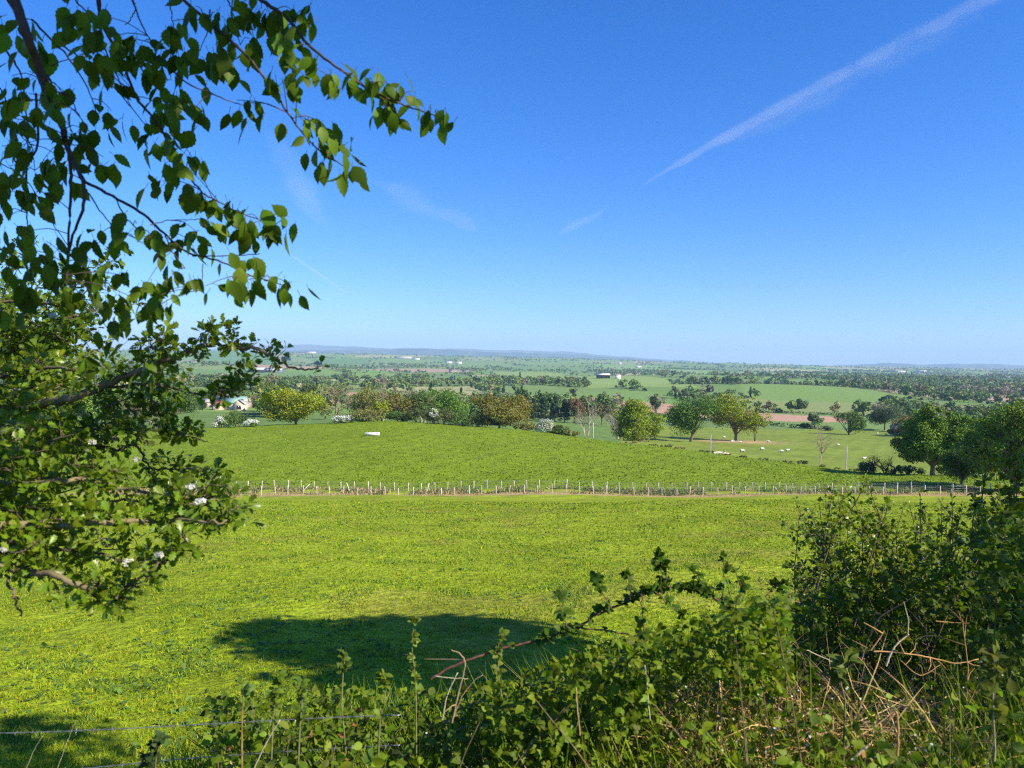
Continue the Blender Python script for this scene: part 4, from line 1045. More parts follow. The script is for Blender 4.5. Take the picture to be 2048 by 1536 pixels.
def overhang():
    r = np.random.default_rng(33)
    root = empty('overhanging_tree', (-2.3, -.9, hz(-2.3, -.9)), 'broadleaf tree whose leafy branches hang into the upper left of the sky', 'tree'); o0 = np.array(root.location)
    BK = (.085, .06, .05)
    b = Buf(); hub = np.array([-1.7, .6, 3.75])
    b.tube(smooth_line([(0, 0, -.4), (0, 0, 0), (.05, .05, 1.6), (.15, .2, 2.8), (.1, .3, 4.2), (.4, 0, 5.6)], 16), np.linspace(.2, .06, 16), 10, (.16, .125, .09)); b.obj('trunk', [M_BARK], root, True)
    def limb(*ps, r0=.06, r1=.012):
        bb = Buf(); q = smooth_line([np.array(p) - o0 for p in ps], 14); bb.tube(q, np.linspace(r0, r1, 14), 7, (.12, .09, .07)); bb.obj('limb', [M_BARK], root, True)
    limb((-2.15, -.7, 3.9), (-1.9, .2, 4.1), hub, r0=.06, r1=.03); limb((-2.1, -.6, 4.4), (-1.2, .2, 4.9), (-.2, .4, 4.6)); limb((-2.0, -.8, 4.9), (-.9, -1.4, 5.6), (.6, -1.6, 5.4)); limb((-2.1, -.8, 4.7), (-3, -1.2, 5.6), (-3.4, -1.5, 5.8))
    BR = [  # traced branches: points, distance, start radius, end radius
     ([(29, 0), (54, 71), (79, 137), (121, 242), (137, 300), (167, 362)], 1.75, .0125, .0055),
     ([(18, 0), (50, 60), (68, 130), (76, 150), (92, 200)], 1.80, .006, .003),
     ([(167, 362), (165, 420), (142, 480), (133, 545), (129, 625)], 1.78, .0042, .002),
     ([(137, 300), (142, 352), (139, 432), (136, 500), (133, 560)], 1.77, .0045, .002),
     ([(167, 362), (230, 395), (288, 430), (331, 470), (375, 505), (440, 522), (495, 548), (535, 562), (577, 574)], 1.85, .0042, .0012),
     ([(385, 512), (420, 512), (470, 511), (521, 508)], 1.92, .0016, .0012),
     ([(300, 450), (342, 440), (390, 440)], 1.85, .0016, .001),
     ([(65, 40), (108, 85), (137, 115), (175, 175), (196, 242)], 1.9, .003, .0012),
     ([(108, 80), (142, 102), (179, 129), (233, 179), (271, 225), (300, 262)], 1.95, .0026, .001),
     ([(195, 0), (210, 58), (244, 122), (273, 195), (310, 240), (345, 300), (375, 350), (405, 385), (440, 405), (492, 430), (552, 449)], 1.9, .0045, .0012),
     ([(200, 0), (200, 60), (215, 110), (240, 165), (262, 215)], 1.86, .003, .0012),
     ([(366, 0), (430, 54), (488, 107), (537, 166), (581, 234), (630, 293), (693, 335)], 1.85, .0045, .0015),
     ([(522, 0), (576, 39), (620, 93), (684, 142), (752, 186), (830, 218), (893, 237)], 1.8, .005, .0014),
     ([(265, 0), (271, 17), (288, 58), (308, 92)], 1.9, .003, .0012), ([(271, 17), (262, 38), (250, 50)], 1.9, .0018, .001),
     ([(330, 120), (366, 161), (425, 188), (469, 205), (493, 212)], 1.88, .0024, .001),
     ([(0, 85), (37, 137), (48, 187), (54, 250), (54, 300), (42, 360)], 2.0, .003, .001),
     ([(0, 175), (18, 215), (28, 250), (45, 275), (65, 290)], 2.1, .002, .001),
     ([(0, 243), (30, 262), (60, 285), (70, 340)], 2.1, .002, .001), ([(71, 187), (75, 290), (54, 333), (54, 416), (56, 465)], 2.0, .0036, .0014),
     ([(0, 325), (54, 362), (108, 450), (167, 537)], 2.2, .0016, .001), ([(170, 379), (221, 446), (287, 487)], 1.9, .002, .001),
     ([(95, 150), (110, 180), (140, 195), (160, 235), (185, 270)], 1.82, .0026, .001), ([(85, 140), (130, 120), (170, 122)], 1.9, .0014, .001),
     ([(330, 470), (345, 505), (370, 535)], 1.86, .002, .001), ([(405, 530), (405, 560), (408, 580)], 1.87, .0012, .0008),
     ([(230, 395), (255, 440), (300, 480), (345, 500)], 1.9, .0018, .001),
     ([(700, 150), (690, 165), (680, 180)], 1.8, .0012, .0008), ([(765, 195), (772, 225)], 1.8, .0014, .0009),
     ([(420, 20), (415, 60), (400, 100)], 1.95, .002, .001), ([(150, 0), (185, 40), (190, 70)], 1.95, .002, .001), ([(340, 0), (345, 40), (350, 70)], 1.9, .002, .001), ([(455, 0), (470, 40), (480, 90)], 1.95, .002, .001)]
    samples = []
    for pts, d, r0, r1 in BR:
        nn = 5 * len(pts); dd = d + .16 * hsh(pts[0][0] * .1, pts[0][1] * .1, 2)
        q = pxline(pts, [dd + .05 * math.sin(i * 1.3 + pts[0][0]) for i in range(len(pts))], nn)
        q += r.normal(size=q.shape) * .0009
        if pts[0][1] == 0:       # carry the branch on upward, out of the frame, to the limb
            dirn = norm(q[0] - q[2]); up1 = q[0] + dirn * .25 + np.array([-.02, -.05, .25]); q = np.vstack([smooth_line([hub, hub * .45 + up1 * .55 + np.array([0, 0, .12]), up1, q[0]], 10)[:-1], q])
            rad = np.concatenate([np.linspace(r0 * 1.9, r0, 9), np.linspace(r0, r1, nn)])
        else: rad = np.linspace(r0, r1, nn)
        bb = Buf(); bb.tube(q - o0, rad, 6, BK); bb.obj('branch', [M_TWIG], root, True)
        samples.append(q[-nn:])
    S = np.concatenate(samples)
    CL = [(30, 60, 4), (85, 90, 3), (160, 20, 3), (150, 40, 3), (205, 40, 3), (215, 85, 3), (245, 95, 4), (275, 110, 3), (345, 50, 2), (345, 85, 4), (365, 105, 3), (395, 120, 3), (430, 115, 3), (445, 140, 3), (485, 118, 3), (465, 50, 4), (500, 85, 4), (520, 25, 4), (545, 45, 5), (570, 60, 5), (585, 30, 4), (600, 95, 5), (615, 135, 4), (560, 165, 3), (590, 180, 2), (618, 25, 4), (425, 30, 3), (390, 20, 3), (480, 15, 3),
     (300, 120, 4), (320, 145, 4), (342, 170, 4), (285, 90, 3), (350, 205, 6), (385, 230, 6), (320, 225, 4), (290, 265, 4), (330, 290, 5), (370, 300, 4), (355, 330, 4), (325, 370, 4), (385, 390, 5), (430, 410, 5), (465, 420, 5), (490, 440, 5), (505, 455, 3), (545, 452, 2), (572, 458, 2), (477, 208, 2), (495, 213, 2), (605, 240, 3), (640, 250, 3), (660, 270, 4), (676, 290, 3), (628, 300, 1), (655, 325, 2), (688, 335, 3), (682, 150, 2), (700, 165, 2), (740, 165, 3), (775, 175, 4), (800, 185, 3), (768, 222, 3), (790, 228, 1), (868, 232, 1), (893, 238, 2), (860, 218, 2), (820, 190, 2),
     (390, 470, 4), (370, 485, 3), (410, 460, 3), (300, 480, 3), (275, 455, 3), (210, 470, 3), (240, 478, 2), (460, 525, 2), (490, 528, 2), (470, 565, 2), (490, 570, 2), (525, 562, 2), (548, 566, 2), (577, 574, 3), (410, 580, 4), (350, 560, 2), (335, 590, 3), (330, 520, 2), (190, 535, 2), (215, 545, 2), (250, 560, 4), (290, 575, 4), (300, 605, 2), (318, 620, 2), (150, 275, 4), (165, 265, 3), (190, 320, 2), (208, 322, 2), (110, 215, 2), (88, 185, 2), (55, 195, 2), (35, 205, 2), (30, 245, 2), (60, 235, 2), (55, 295, 4), (35, 300, 2), (85, 335, 3), (118, 355, 3), (10, 370, 4), (20, 390, 3), (58, 378, 3), (8, 430, 2), (20, 440, 2), (160, 95, 2), (178, 88, 2), (200, 140, 2), (215, 155, 2), (20, 160, 2), (60, 150, 2), (45, 100, 2), (125, 325, 3), (105, 340, 2), (200, 250, 2), (225, 230, 2), (75, 390, 2), (100, 170, 2),
     (190, 720, 3), (235, 640, 3), (225, 680, 2), (295, 745, 3), (28, 610, 3), (60, 575, 4), (100, 545, 4), (140, 530, 3), (20, 545, 4), (40, 505, 4), (92, 490, 4), (130, 580, 3), (180, 590, 3), (218, 590, 3), (5, 500, 3), (60, 470, 3), (260, 600, 3), (160, 560, 3), (10, 230, 2), (5, 300, 2), (15, 340, 2)]
    pos, dr, nm, sz = [], [], [], []; tw = Buf()
    for X, Y, n in CL:
        d = 1.84 + .14 * math.sin(X * .013 + Y * .02) + r.uniform(-.08, .12)
        c = P(X + r.uniform(-5, 5), Y - 10 + r.uniform(-4, 4), d); j = np.argmin(np.linalg.norm((S - c) * np.array([1, .25, 1]), axis=1)); a = S[j]
        c = P(X + r.uniform(-4, 4), Y - 8, .5 * c[1] + .5 * a[1])
        if np.linalg.norm(a - c) < .2:
            mid = (a + c) / 2 + np.array([0, 0, .01]); tw.tube(smooth_line([a, mid, c], 5) - o0, np.linspace(.0013, .0008, 5), 4, BK, 0, False)
        for _ in range(int(n * 1.35) + (3 if r.uniform() < .5 else 2)):
            a0 = c + r.normal(size=3) * np.array([.018, .03, .014])
            dd = norm(np.array([r.normal(0, .55), r.normal(0, .45), -1 + r.normal(0, .35)]))
            pe = a0 + dd * r.uniform(.006, .02); tw.tube(np.array([a0, (a0 + pe) / 2, pe]) - o0, [.0008, .0007, .0006], 3, (.12, .11, .05), 0, False)
            pos.append(pe); dr.append(dd); nm.append(norm(np.array([r.normal(0, .75), -.7 + r.normal(0, .5), .55 + r.normal(0, .5)]))); sz.append(r.uniform(.032, .062) * (1 if Y < 480 else .92))
    pos, dr, nm, sz = map(np.array, (pos, dr, nm, sz)); R = frames(dr, nm); bl = Buf(); which = r.integers(0, 3, len(pos))
    for i, T in enumerate((OVATE, OVATE2, OVATE3)):
        k = which == i; V, Fs, tn = inst(T, pos[k] - o0, R[k], sz[k]); bl.add(V, Fs, leafcol((.095, .165, .010), k.sum(), tn, r, .4, .18))
    bl.add(np.concatenate(tw.V), tw.F, np.concatenate(tw.C), 1); bl.obj('foliage', [M_LEAF, M_TWIG], root)
    # the unseen crown above and behind the viewer, with clumps added to shade these branches
    n = 60; p = np.stack([r.uniform(-3.6, .9, n), r.uniform(-3.6, .7, n), r.uniform(3.9, 6.4, n)], -1); p = np.vstack([p, np.stack([r.uniform(.1, 1.05, 16), r.uniform(.2, 1.1, 16), r.uniform(3.3, 4.3, 16)], -1)]); p = np.vstack([p, np.array([4.1, 1.1, 5.0]) + r.normal(size=(16, 3)) * np.array([.55, .35, .3])]); n = 92; bc = Buf()
    limb((-2.1, -.6, 4.5), (-.5, .1, 5.2), (2.0, .7, 5.3), (4.1, 1.1, 5.0), r0=.05)  # unseen limb, added with its far clumps to shadow the lower left turf
    leaf_cloud(bc, r, p - o0, r.uniform(.3, .6, n), 46, .12, (.09, .16, .02), 0); bc.obj('crown', [M_LEAF], root)

overhang()

# a roadside tree on the right, outside the picture, that throws the shade over the field and the right hand bushes
leafy_tree('unseen_roadside_tree', (7.6, 3.95, hz(7.6, 3.95)), 'small roadside tree right of the view whose shadow falls on the near pasture', 'tree', 7.1, 3.7, MG, 401, fork=.5, low=-.95, ls=.16, ncl=260, nl=80, clr=.15, zc=5.75, rz=1.75)
leafy_tree('unseen_roadside_tree', (7.6, 2.1, hz(7.6, 2.1)), 'lower unseen tree beside the viewer, added to dapple the right hand bushes', 'tree', 6.0, 2.8, MG, 402, fork=.4, low=-.95, ls=.14, ncl=36, nl=44, clr=.15)  # out of view, added for the shade it drops on the right hand bushes

leafy_tree('unseen_roadside_tree', (7.4, -1.0, hz(7.4, -1.0)), 'thin unseen tree behind the viewer, added to dapple the verge with shade', 'tree', 6.4, 3.0, MG, 403, fork=.35, low=-.95, ls=.13, ncl=34, nl=40, clr=.15)  # out of view, added to break up the sunlight on the verge

# ------------------------------------------------------------------ hawthorn on the left
def rosettes(b, r, nodes, axis, T, s, n, col, o0, spread=1.0, nbias=(0, 0, .6)):
    """n leaves fanned round each node"""
    k = len(nodes)
    a = np.repeat(axis, n, 0); p = np.repeat(nodes, n, 0)
    d = norm(a * .7 + rdir(k * n, r) * spread); nr = norm(rdir(k * n, r) * .8 + np.array(nbias))
    pos = p + d * .006
    V, Fs, tn = inst(T, pos - o0, frames(d, nr), s * r.uniform(.6, 1.25, k * n)); b.add(V, Fs, leafcol(col, k * n, tn, r, .3, .16))

def blossom_cluster(r, c, rad, o0, root):
    b = Buf(); n = 16
    a = rdir(n, r); a[:, 2] = np.abs(a[:, 2]); p = c + a * rad * np.array([1, 1, .6])
    t = np.linspace(0, 2 * np.pi, 11)[:-1]; rr = np.where(np.arange(10) % 2 == 0, 1, .55)
    TV = np.vstack([[0, 0, -.12], np.stack([np.cos(t) * rr, np.sin(t) * rr, 0 * t + .1], -1)]); TF = np.array([(0, i + 1, (i + 1) % 10 + 1) for i in range(10)])
    V, Fs, tn = inst((TV, [TF]), p - o0, frames(rdir(n, r), norm(a + rdir(n, r) * .35)), r.uniform(.0065, .0095, n)); b.add(V, Fs, leafcol((.66, .67, .60), n, tn, r, .12, .04))
    b.tube(np.array([c - (0, 0, rad * 1.2), c]) - o0, [.0015, .001], 4, (.12, .15, .05), 0, False)
    b.obj('blossom', [M_PETAL], root)

def hawthorn():
    r = np.random.default_rng(44); bx, by = -3.4, 2.3
    root = empty('hawthorn_tree', (bx, by, hz(bx, by)), 'hawthorn in white bloom reaching in from the left edge', 'hawthorn'); o0 = np.array(root.location)
    BK = (.13, .10, .065); BK2 = (.20, .165, .085)
    b = Buf(); b.tube(smooth_line([(0, 0, -.3), (0, 0, 0), (.1, .05, .8), (.05, .1, 1.6), (.3, 0, 2.6)], 12), np.linspace(.13, .05, 12), 9, BK); b.obj('trunk', [M_BARK], root, True)
    trunk_at = lambda z: np.array([bx + .08, by + .06, z])
    BR = [([(-80, 815), (20, 815), (94, 807), (148, 794), (198, 776), (252, 752), (314, 726), (386, 699), (418, 690), (472, 695), (517, 699), (539, 713), (570, 726), (602, 740), (638, 737)], 2.45, .016, .002, 1.0),
     ([(198, 776), (252, 771), (314, 767), (360, 780), (404, 785), (440, 785), (508, 776)], 2.5, .006, .0015, 1.1),
     ([(288, 768), (300, 790), (312, 815), (322, 840), (341, 865), (382, 872), (418, 882)], 2.55, .006, .0015, 1.3),
     ([(150, 880), (225, 901), (270, 892), (300, 935), (341, 937), (382, 937), (431, 939)], 2.6, .006, .0015, 1.3),
     ([(-80, 1048), (0, 1050), (90, 1050), (135, 1054), (202, 1043), (260, 1040), (314, 1043), (382, 1040), (440, 1045), (476, 1040)], 2.05, .013, .002, 1.15),
     ([(-80, 1110), (0, 1126), (36, 1140), (90, 1146), (157, 1167), (193, 1189), (229, 1205)], 2.0, .012, .005, .75),
     ([(229, 1202), (252, 1175), (270, 1162), (305, 1138), (332, 1122), (359, 1112), (366, 1092), (368, 1062)], 2.0, .004, .002, .7),
     ([(200, 1190), (196, 1168), (200, 1150)], 2.0, .004, .002, .5), ([(222, 1203), (262, 1180), (300, 1155)], 2.02, .003, .0015, .6),
     ([(13, 1149), (27, 1189), (36, 1212), (45, 1230)], 2.0, .004, .002, .0), ([(31, 1198), (45, 1192)], 2.0, .0015, .001, 0), ([(366, 1070), (385, 1098), (392, 1114)], 2.0, .002, .001, .0), ([(370, 1065), (392, 1070), (405, 1077)], 2.0, .002, .001, 0), ([(190, 1060), (205, 1085), (215, 1092)], 2.05, .002, .001, 0),
     ([(-60, 965), (40, 968), (120, 960), (200, 965), (280, 985), (350, 990), (420, 1000), (470, 1005)], 2.15, .009, .0015, 1.3),
     ([(-60, 1010), (60, 1015), (150, 1020), (240, 1000), (320, 1010), (400, 1020)], 2.3, .007, .0015, 1.2),
     ([(-60, 1085), (50, 1085), (130, 1100), (210, 1110), (260, 1125), (310, 1120)], 2.1, .007, .0015, 1.0),
     ([(-60, 870), (40, 865), (120, 850), (190, 860), (240, 850)], 2.5, .009, .0015, 1.2), ([(-60, 915), (60, 920), (140, 930), (220, 940), (270, 960)], 2.4, .008, .0015, 1.2),
     ([(-60, 760), (30, 750), (100, 735), (170, 745), (240, 735), (300, 745), (350, 735)], 2.7, .008, .0015, 1.2),
     ([(-60, 605), (60, 606), (150, 615), (220, 625)], 3.1, .008, .002, 1.1), ([(30, 640), (75, 650), (115, 672), (140, 690), (165, 705)], 3.2, .005, .002, 1.0), ([(-60, 690), (20, 680), (80, 672), (130, 640), (170, 630)], 3.3, .006, .002, 1.2),
     ([(-60, 715), (30, 705), (90, 700), (150, 705)], 3.3, .006, .002, 1.2), ([(440, 786), (455, 770), (470, 755), (485, 735)], 2.5, .002, .001, 1.3), ([(456, 694), (458, 676), (466, 668)], 2.45, .002, .001, 1.6), ([(380, 695), (400, 672), (418, 662)], 2.4, .002, .001, 1.8), ([(310, 725), (300, 700), (320, 680), (345, 690)], 2.4, .002, .001, 1.8)]
    fol = Buf(); far = Buf(); S = []; tw = Buf()
    def leafshoots(q, dens, T, ls, L, buf, col, cnt=(4, 8)):
        seg = np.linalg.norm(np.diff(q, axis=0), axis=1); tot = seg.sum(); k = max(1, int(tot / .022 * dens)); cum = np.concatenate([[0], np.cumsum(seg)])
        s = r.uniform(.02 * tot, tot, k); nodes = np.stack([np.interp(s, cum, q[:, i]) for i in range(3)], -1)
        ax = rdir(k, r); ax[:, 2] = ax[:, 2] * .8 + .15; ax = norm(ax); l = r.uniform(.15, 1, k) * L; ends = nodes + ax * l[:, None]
        for a, e in zip(nodes, ends):
            if np.linalg.norm(a - e) > .02: tw.tube(np.array([a, (a + e) / 2 + r.normal(size=3) * .004, e]) - o0, [.0015, .0012, .0009], 4, BK, 0, False)
        rosettes(buf, r, ends, ax, T, ls, int(r.integers(*cnt)), col, o0)
        mids = (nodes + ends) / 2; kk = l > .04
        if kk.any(): rosettes(buf, r, mids[kk], ax[kk], T, ls, 4, col, o0)
        return ends
    tips = []
    for i, (pts, d, r0, r1, dens) in enumerate(BR):
        n = 5 * len(pts); q = pxline(pts, [d + .06 * math.sin(j * 1.7 + i) for j in range(len(pts))], n); q += r.normal(size=q.shape) * .003
        rad = np.linspace(r0, r1, n)
        if pts[0][0] < -40: q = np.vstack([smooth_line([trunk_at(q[0][2] - .2), (trunk_at(q[0][2]) + q[0]) / 2 + np.array([0, 0, .05]), q[0]], 7)[:-1], q]); rad = np.concatenate([np.linspace(r0 * 2, r0, 6), rad])
        bb = Buf(); bb.tube(q - o0, rad, 7, BK2 if r0 > .008 else BK); bb.obj('branch', [M_BARK], root, True)
        if dens > 0:
            ls = .032 if d < 2.3 else .031
            tips.append(leafshoots(q[-n:], dens, HAW, ls, .05, fol, (.14, .215, .012)))
        S.append(q[-n:])
    # twigs filling the thick of the bush towards the left edge
    def fill(n, X0, X1, Y0, Y1, d0, d1, L, ls, dens, col):
        for _ in range(n):
            X = X0 + (X1 - X0) * r.uniform() ** 1.6; Y = r.uniform(Y0, Y1); d = r.uniform(d0, d1); a = P(X, Y, d)
            dd = norm(np.array([r.uniform(.2, 1), r.normal(0, .5), r.normal(0, .45)])); e = a + dd * L * r.uniform(.6, 1.2)
            q = smooth_line([a, (a + e) / 2 + r.normal(size=3) * .03, e], 7); tw.tube(q - o0, np.linspace(.003, .001, 7), 4, BK, 0, False)
            leafshoots(q, dens, HAW, ls, .06, fol, col)
    fill(34, -60, 150, 590, 740, 3.0, 3.9, .34, .032, 1.2, (.11, .18, .012))
    fill(32, -60, 130, 740, 900, 2.4, 3.2, .26, .030, 1.2, (.16, .235, .012))
    fill(36, -60, 120, 900, 1130, 2.0, 2.7, .24, .031, 1.2, (.15, .225, .012))
    fill(7, 180, 300, 800, 900, 2.4, 2.7, .12, .03, 1.1, (.12, .19, .025)); fill(8, 320, 450, 985, 1050, 2.05, 2.2, .08, .032, 1.2, (.14, .22, .022))
    fol.add(np.concatenate(tw.V), tw.F, np.concatenate(tw.C), 1); fol.obj('foliage', [M_HAW, M_TWIG], root)
    for X, Y, rad in [(400, 1005, 12), (382, 975, 10), (258, 1127, 14), (318, 1110, 8), (185, 885, 7), (15, 910, 9), (8, 1100, 7), (572, 720, 11), (635, 728, 8), (272, 920, 6), (30, 780, 8), (290, 740, 6), (105, 632, 7), (42, 860, 7)]:
        d = 2.0 if Y > 960 else 2.45; blossom_cluster(r, P(X, Y, d - .03), rad * .75 / F * d, o0, root)
hawthorn()
# ------------------------------------------------------------------ shrubs on the right
def shoot_shrub(name, loc, label, cat, shoots, col, T, ls, seed, gap=.035, fan=4, side=.5, bark=(.13, .10, .07), group=None, young=None, trunk_r=.02, mat_leaf=None):
    """a shrub of ascending leafy shoots; shoots: list of (base point, tip point)"""
    r = np.random.default_rng(seed); root = empty(name, loc, label, cat, group); o0 = np.array(root.location)
    fol = Buf(); st = Buf()
    def dress(q, dens=1.0, c=col):
        seg = np.linalg.norm(np.diff(q, axis=0), axis=1); cum = np.concatenate([[0], np.cumsum(seg)]); tot = cum[-1]; k = max(2, int(tot / gap * dens))
        s = np.linspace(.12 * tot, tot, k); nodes = np.stack([np.interp(s, cum, q[:, i]) for i in range(3)], -1); ax = np.broadcast_to(norm(q[-1] - q[0]), nodes.shape)
        rosettes(fol, r, nodes, ax, T, ls, fan, c, o0, 1.1)
    for a, e in shoots:
        a, e = np.array(a, float), np.array(e, float); L = np.linalg.norm(e - a)
        mid = (a + e) / 2 + np.array([(e - a)[0] * -.2, 0, L * .04]) + r.normal(size=3) * .07
        q = smooth_line([a, mid, e], 12); q[1:] += r.normal(size=(11, 3)) * .006; rr = trunk_r * min(1, L / 1.2)
        st.tube(q - o0, np.linspace(rr, .0015, 12), 5, bark, 0, False)
        c = young if (young is not None and r.uniform() < .35) else col
        dress(q[6:], .7, c)
        for j in range(int(L / .085 * side * 2)):
            t = r.uniform(.3, .95); p0 = q[int(t * 11)]; dd = norm(norm(e - a) * .45 + rdir(1, r)[0] * 1.0 + np.array([0, 0, .2])); l = r.uniform(.08, .34) * (1.25 - t)
            s = smooth_line([p0, p0 + dd * l * .5 + r.normal(size=3) * .01, p0 + dd * l + np.array([0, 0, .02])], 5); st.tube(s - o0, np.linspace(.0028, .001, 5), 4, bark, 0, False); dress(s, 1.15, c)
    st.obj('stem', [M_TWIG], root); fol.obj('foliage', [mat_leaf or M_HAW], root)
    return root

def right_shrubs():
    r = np.random.default_rng(61); sh = []
    g = lambda x, y: np.array([x, y, hz(x, y) - .03])
    D = 3.7
    for X, Y in [(1590, 1003), (1598, 1040), (1612, 1075), (1640, 1005), (1655, 985), (1672, 968), (1690, 972), (1702, 990), (1728, 950), (1735, 960), (1742, 1000), (1782, 985), (1770, 1010), (1700, 1030), (1660, 1040), (1630, 1110), (1665, 1110), (1715, 1070), (1750, 1050), (1790, 1060), (1800, 1020), (1590, 1128), (1600, 1150), (1640, 1140), (1690, 1120), (1740, 1110), (1780, 1120), (1640, 1060), (1680, 1060), (1726, 1010), (1620, 1020), (1760, 1080)]:
        d = D + r.uniform(-.35, .35); e = P(X, Y, d); bx = 1.75 + r.uniform(-.35, .4) + (X - 1690) / F * .6; a = g(bx, d + r.uniform(-.1, .1)); a[2] = max(a[2], e[2] - 1.5); sh.append((a, e))
    shoot_shrub('blackthorn_shrub', (1.75, D, hz(1.75, D)), 'open twiggy shrub with small leaves standing against the pasture on the right', 'shrub', sh, (.18, .24, .012), SMALL, .024, 62, .032, 4, .48, young=(.11, .17, .025), trunk_r=.010)
    sh = []
    for X, Y in [(1840, 985), (1820, 1010), (1855, 1030), (1880, 1005), (1905, 1000), (1925, 1015), (1890, 1050), (1860, 1080), (1835, 1060), (1920, 1070), (1950, 1030), (1965, 1060), (1810, 1110), (1850, 1140), (1900, 1130), (1950, 1120), (1880, 1180), (1930, 1190), (1840, 1200), (1800, 1180)]:
        d = 4.1 + r.uniform(-.3, .3); e = P(X, Y, d); a = g(2.45 + (X - 1880) / F * 2 + r.uniform(-.2, .2), d); a[2] = max(a[2], e[2] - 1.5); sh.append((a, e))
    shoot_shrub('hawthorn_shrub', (2.4, 4.1, hz(2.4, 4.1)), 'dark dense shrub right of the open twiggy one, in shade', 'shrub', sh, (.12, .175, .011), HAW, .028, 63, .034, 4, .5, young=(.12, .17, .03), trunk_r=.010)
    sh = []
    for X, Y in [(1950, 960), (1975, 930), (2000, 900), (2020, 880), (2040, 905), (2060, 870), (2085, 860), (1985, 990), (2010, 960), (2035, 950), (2060, 930), (1960, 1010), (2000, 1020), (2040, 1010), (2080, 990), (1990, 1070), (2030, 1080), (2070, 1060), (2010, 1130), (2060, 1140), (1975, 1130), (2045, 1190), (2000, 1200), (2090, 1120), (2075, 1200), (2100, 930), (2020, 1050), (1995, 945)]:
        d = 4.6 + r.uniform(-.4, .3); e = P(X, Y, d); a = g(3.1 + (X - 2020) / F * 2 + r.uniform(-.2, .2), d); a[2] = max(a[2], e[2] - 1.9); sh.append((a, e))
    shoot_shrub('elm_shrub', (3.1, 4.6, hz(3.1, 4.6)), 'tall hedge shrub with pale young leaves at the right edge', 'shrub', sh, (.135, .19, .010), SMALL, .034, 64, .034, 4, .6, young=(.17, .20, .02), trunk_r=.012)
    # brambly skirts of the hedge, filling down to the ground
    b = Buf(); n = 7000; X = r.uniform(1540, 2120, n); d = r.uniform(2.7, 4.3, n); x = (X - 1024) / F * d; z0 = height(x, d)
    top = np.interp(X, [1540, 1600, 1700, 1800, 1900, 2120], [.60, .85, 1.0, 1.1, 1.2, 1.35]); z = z0 + top * r.uniform(.05, 1, n) ** .8
    hollow = (X > 1520) & (X < 1960) & (d < 3.05) & (z - z0 > .2); x, y, z = x[~hollow], d[~hollow], z[~hollow]; n = len(x)
    rt = empty('bramble_thicket', (2.0, 3.6, hz(2.0, 3.6)), 'dark thicket of bramble leaves at the foot of the right hand shrubs', 'bramble'); o0 = np.array(rt.location)
    bramble_leaves(b, r, np.stack([x, y, z], -1), rdir(n, r) * np.array([1, 1, .5]), .030, (.085, .135, .010), o0); b.obj('foliage', [M_LEAF], rt)
    s = Buf()
    for i in range(60):
        k = r.integers(0, n); e = np.array([x[k], y[k], z[k]]); a = np.array([x[k] + r.normal(0, .3), y[k] + r.normal(0, .2), 0]); a[2] = hz(a[0], a[1]) - .03
        s.tube(smooth_line([a, (a + e) / 2 + np.array([0, 0, .15]), e], 8) - o0, np.linspace(.004, .0015, 8), 5, (.16, .11, .06), 0, False)
    s.obj('stem', [M_TWIG], rt)

def bramble_leaves(b, r, nodes, ax, ls, col, o0, v=.28):
    """leaves of three toothed leaflets"""
    n = len(nodes); ax = norm(ax); nr = norm(np.array([0, -.2, .7]) + rdir(n, r) * .85); fr = frames(ax, nr)
    sc = ls * r.uniform(.65, 1.25, n); sc = sc * (.78 if n < 40 else 1); base = leafcol(col, n, 1, r, v, .16)
    for ang, k, off in ((0, 1.0, .25), (1.15, .82, .12), (-1.15, .82, .12)):
        d = fr[:, :, 1] * math.cos(ang) + fr[:, :, 0] * math.sin(ang)
        d = norm(d + rdir(n, r) * .12); R = frames(d, fr[:, :, 2] + rdir(n, r) * .15)
        V, Fs, tn = inst(BRAM, nodes - o0 + fr[:, :, 1] * (sc * off)[:, None], R, sc * k); b.add(V, Fs, np.repeat(base, tn, 0))
right_shrubs()

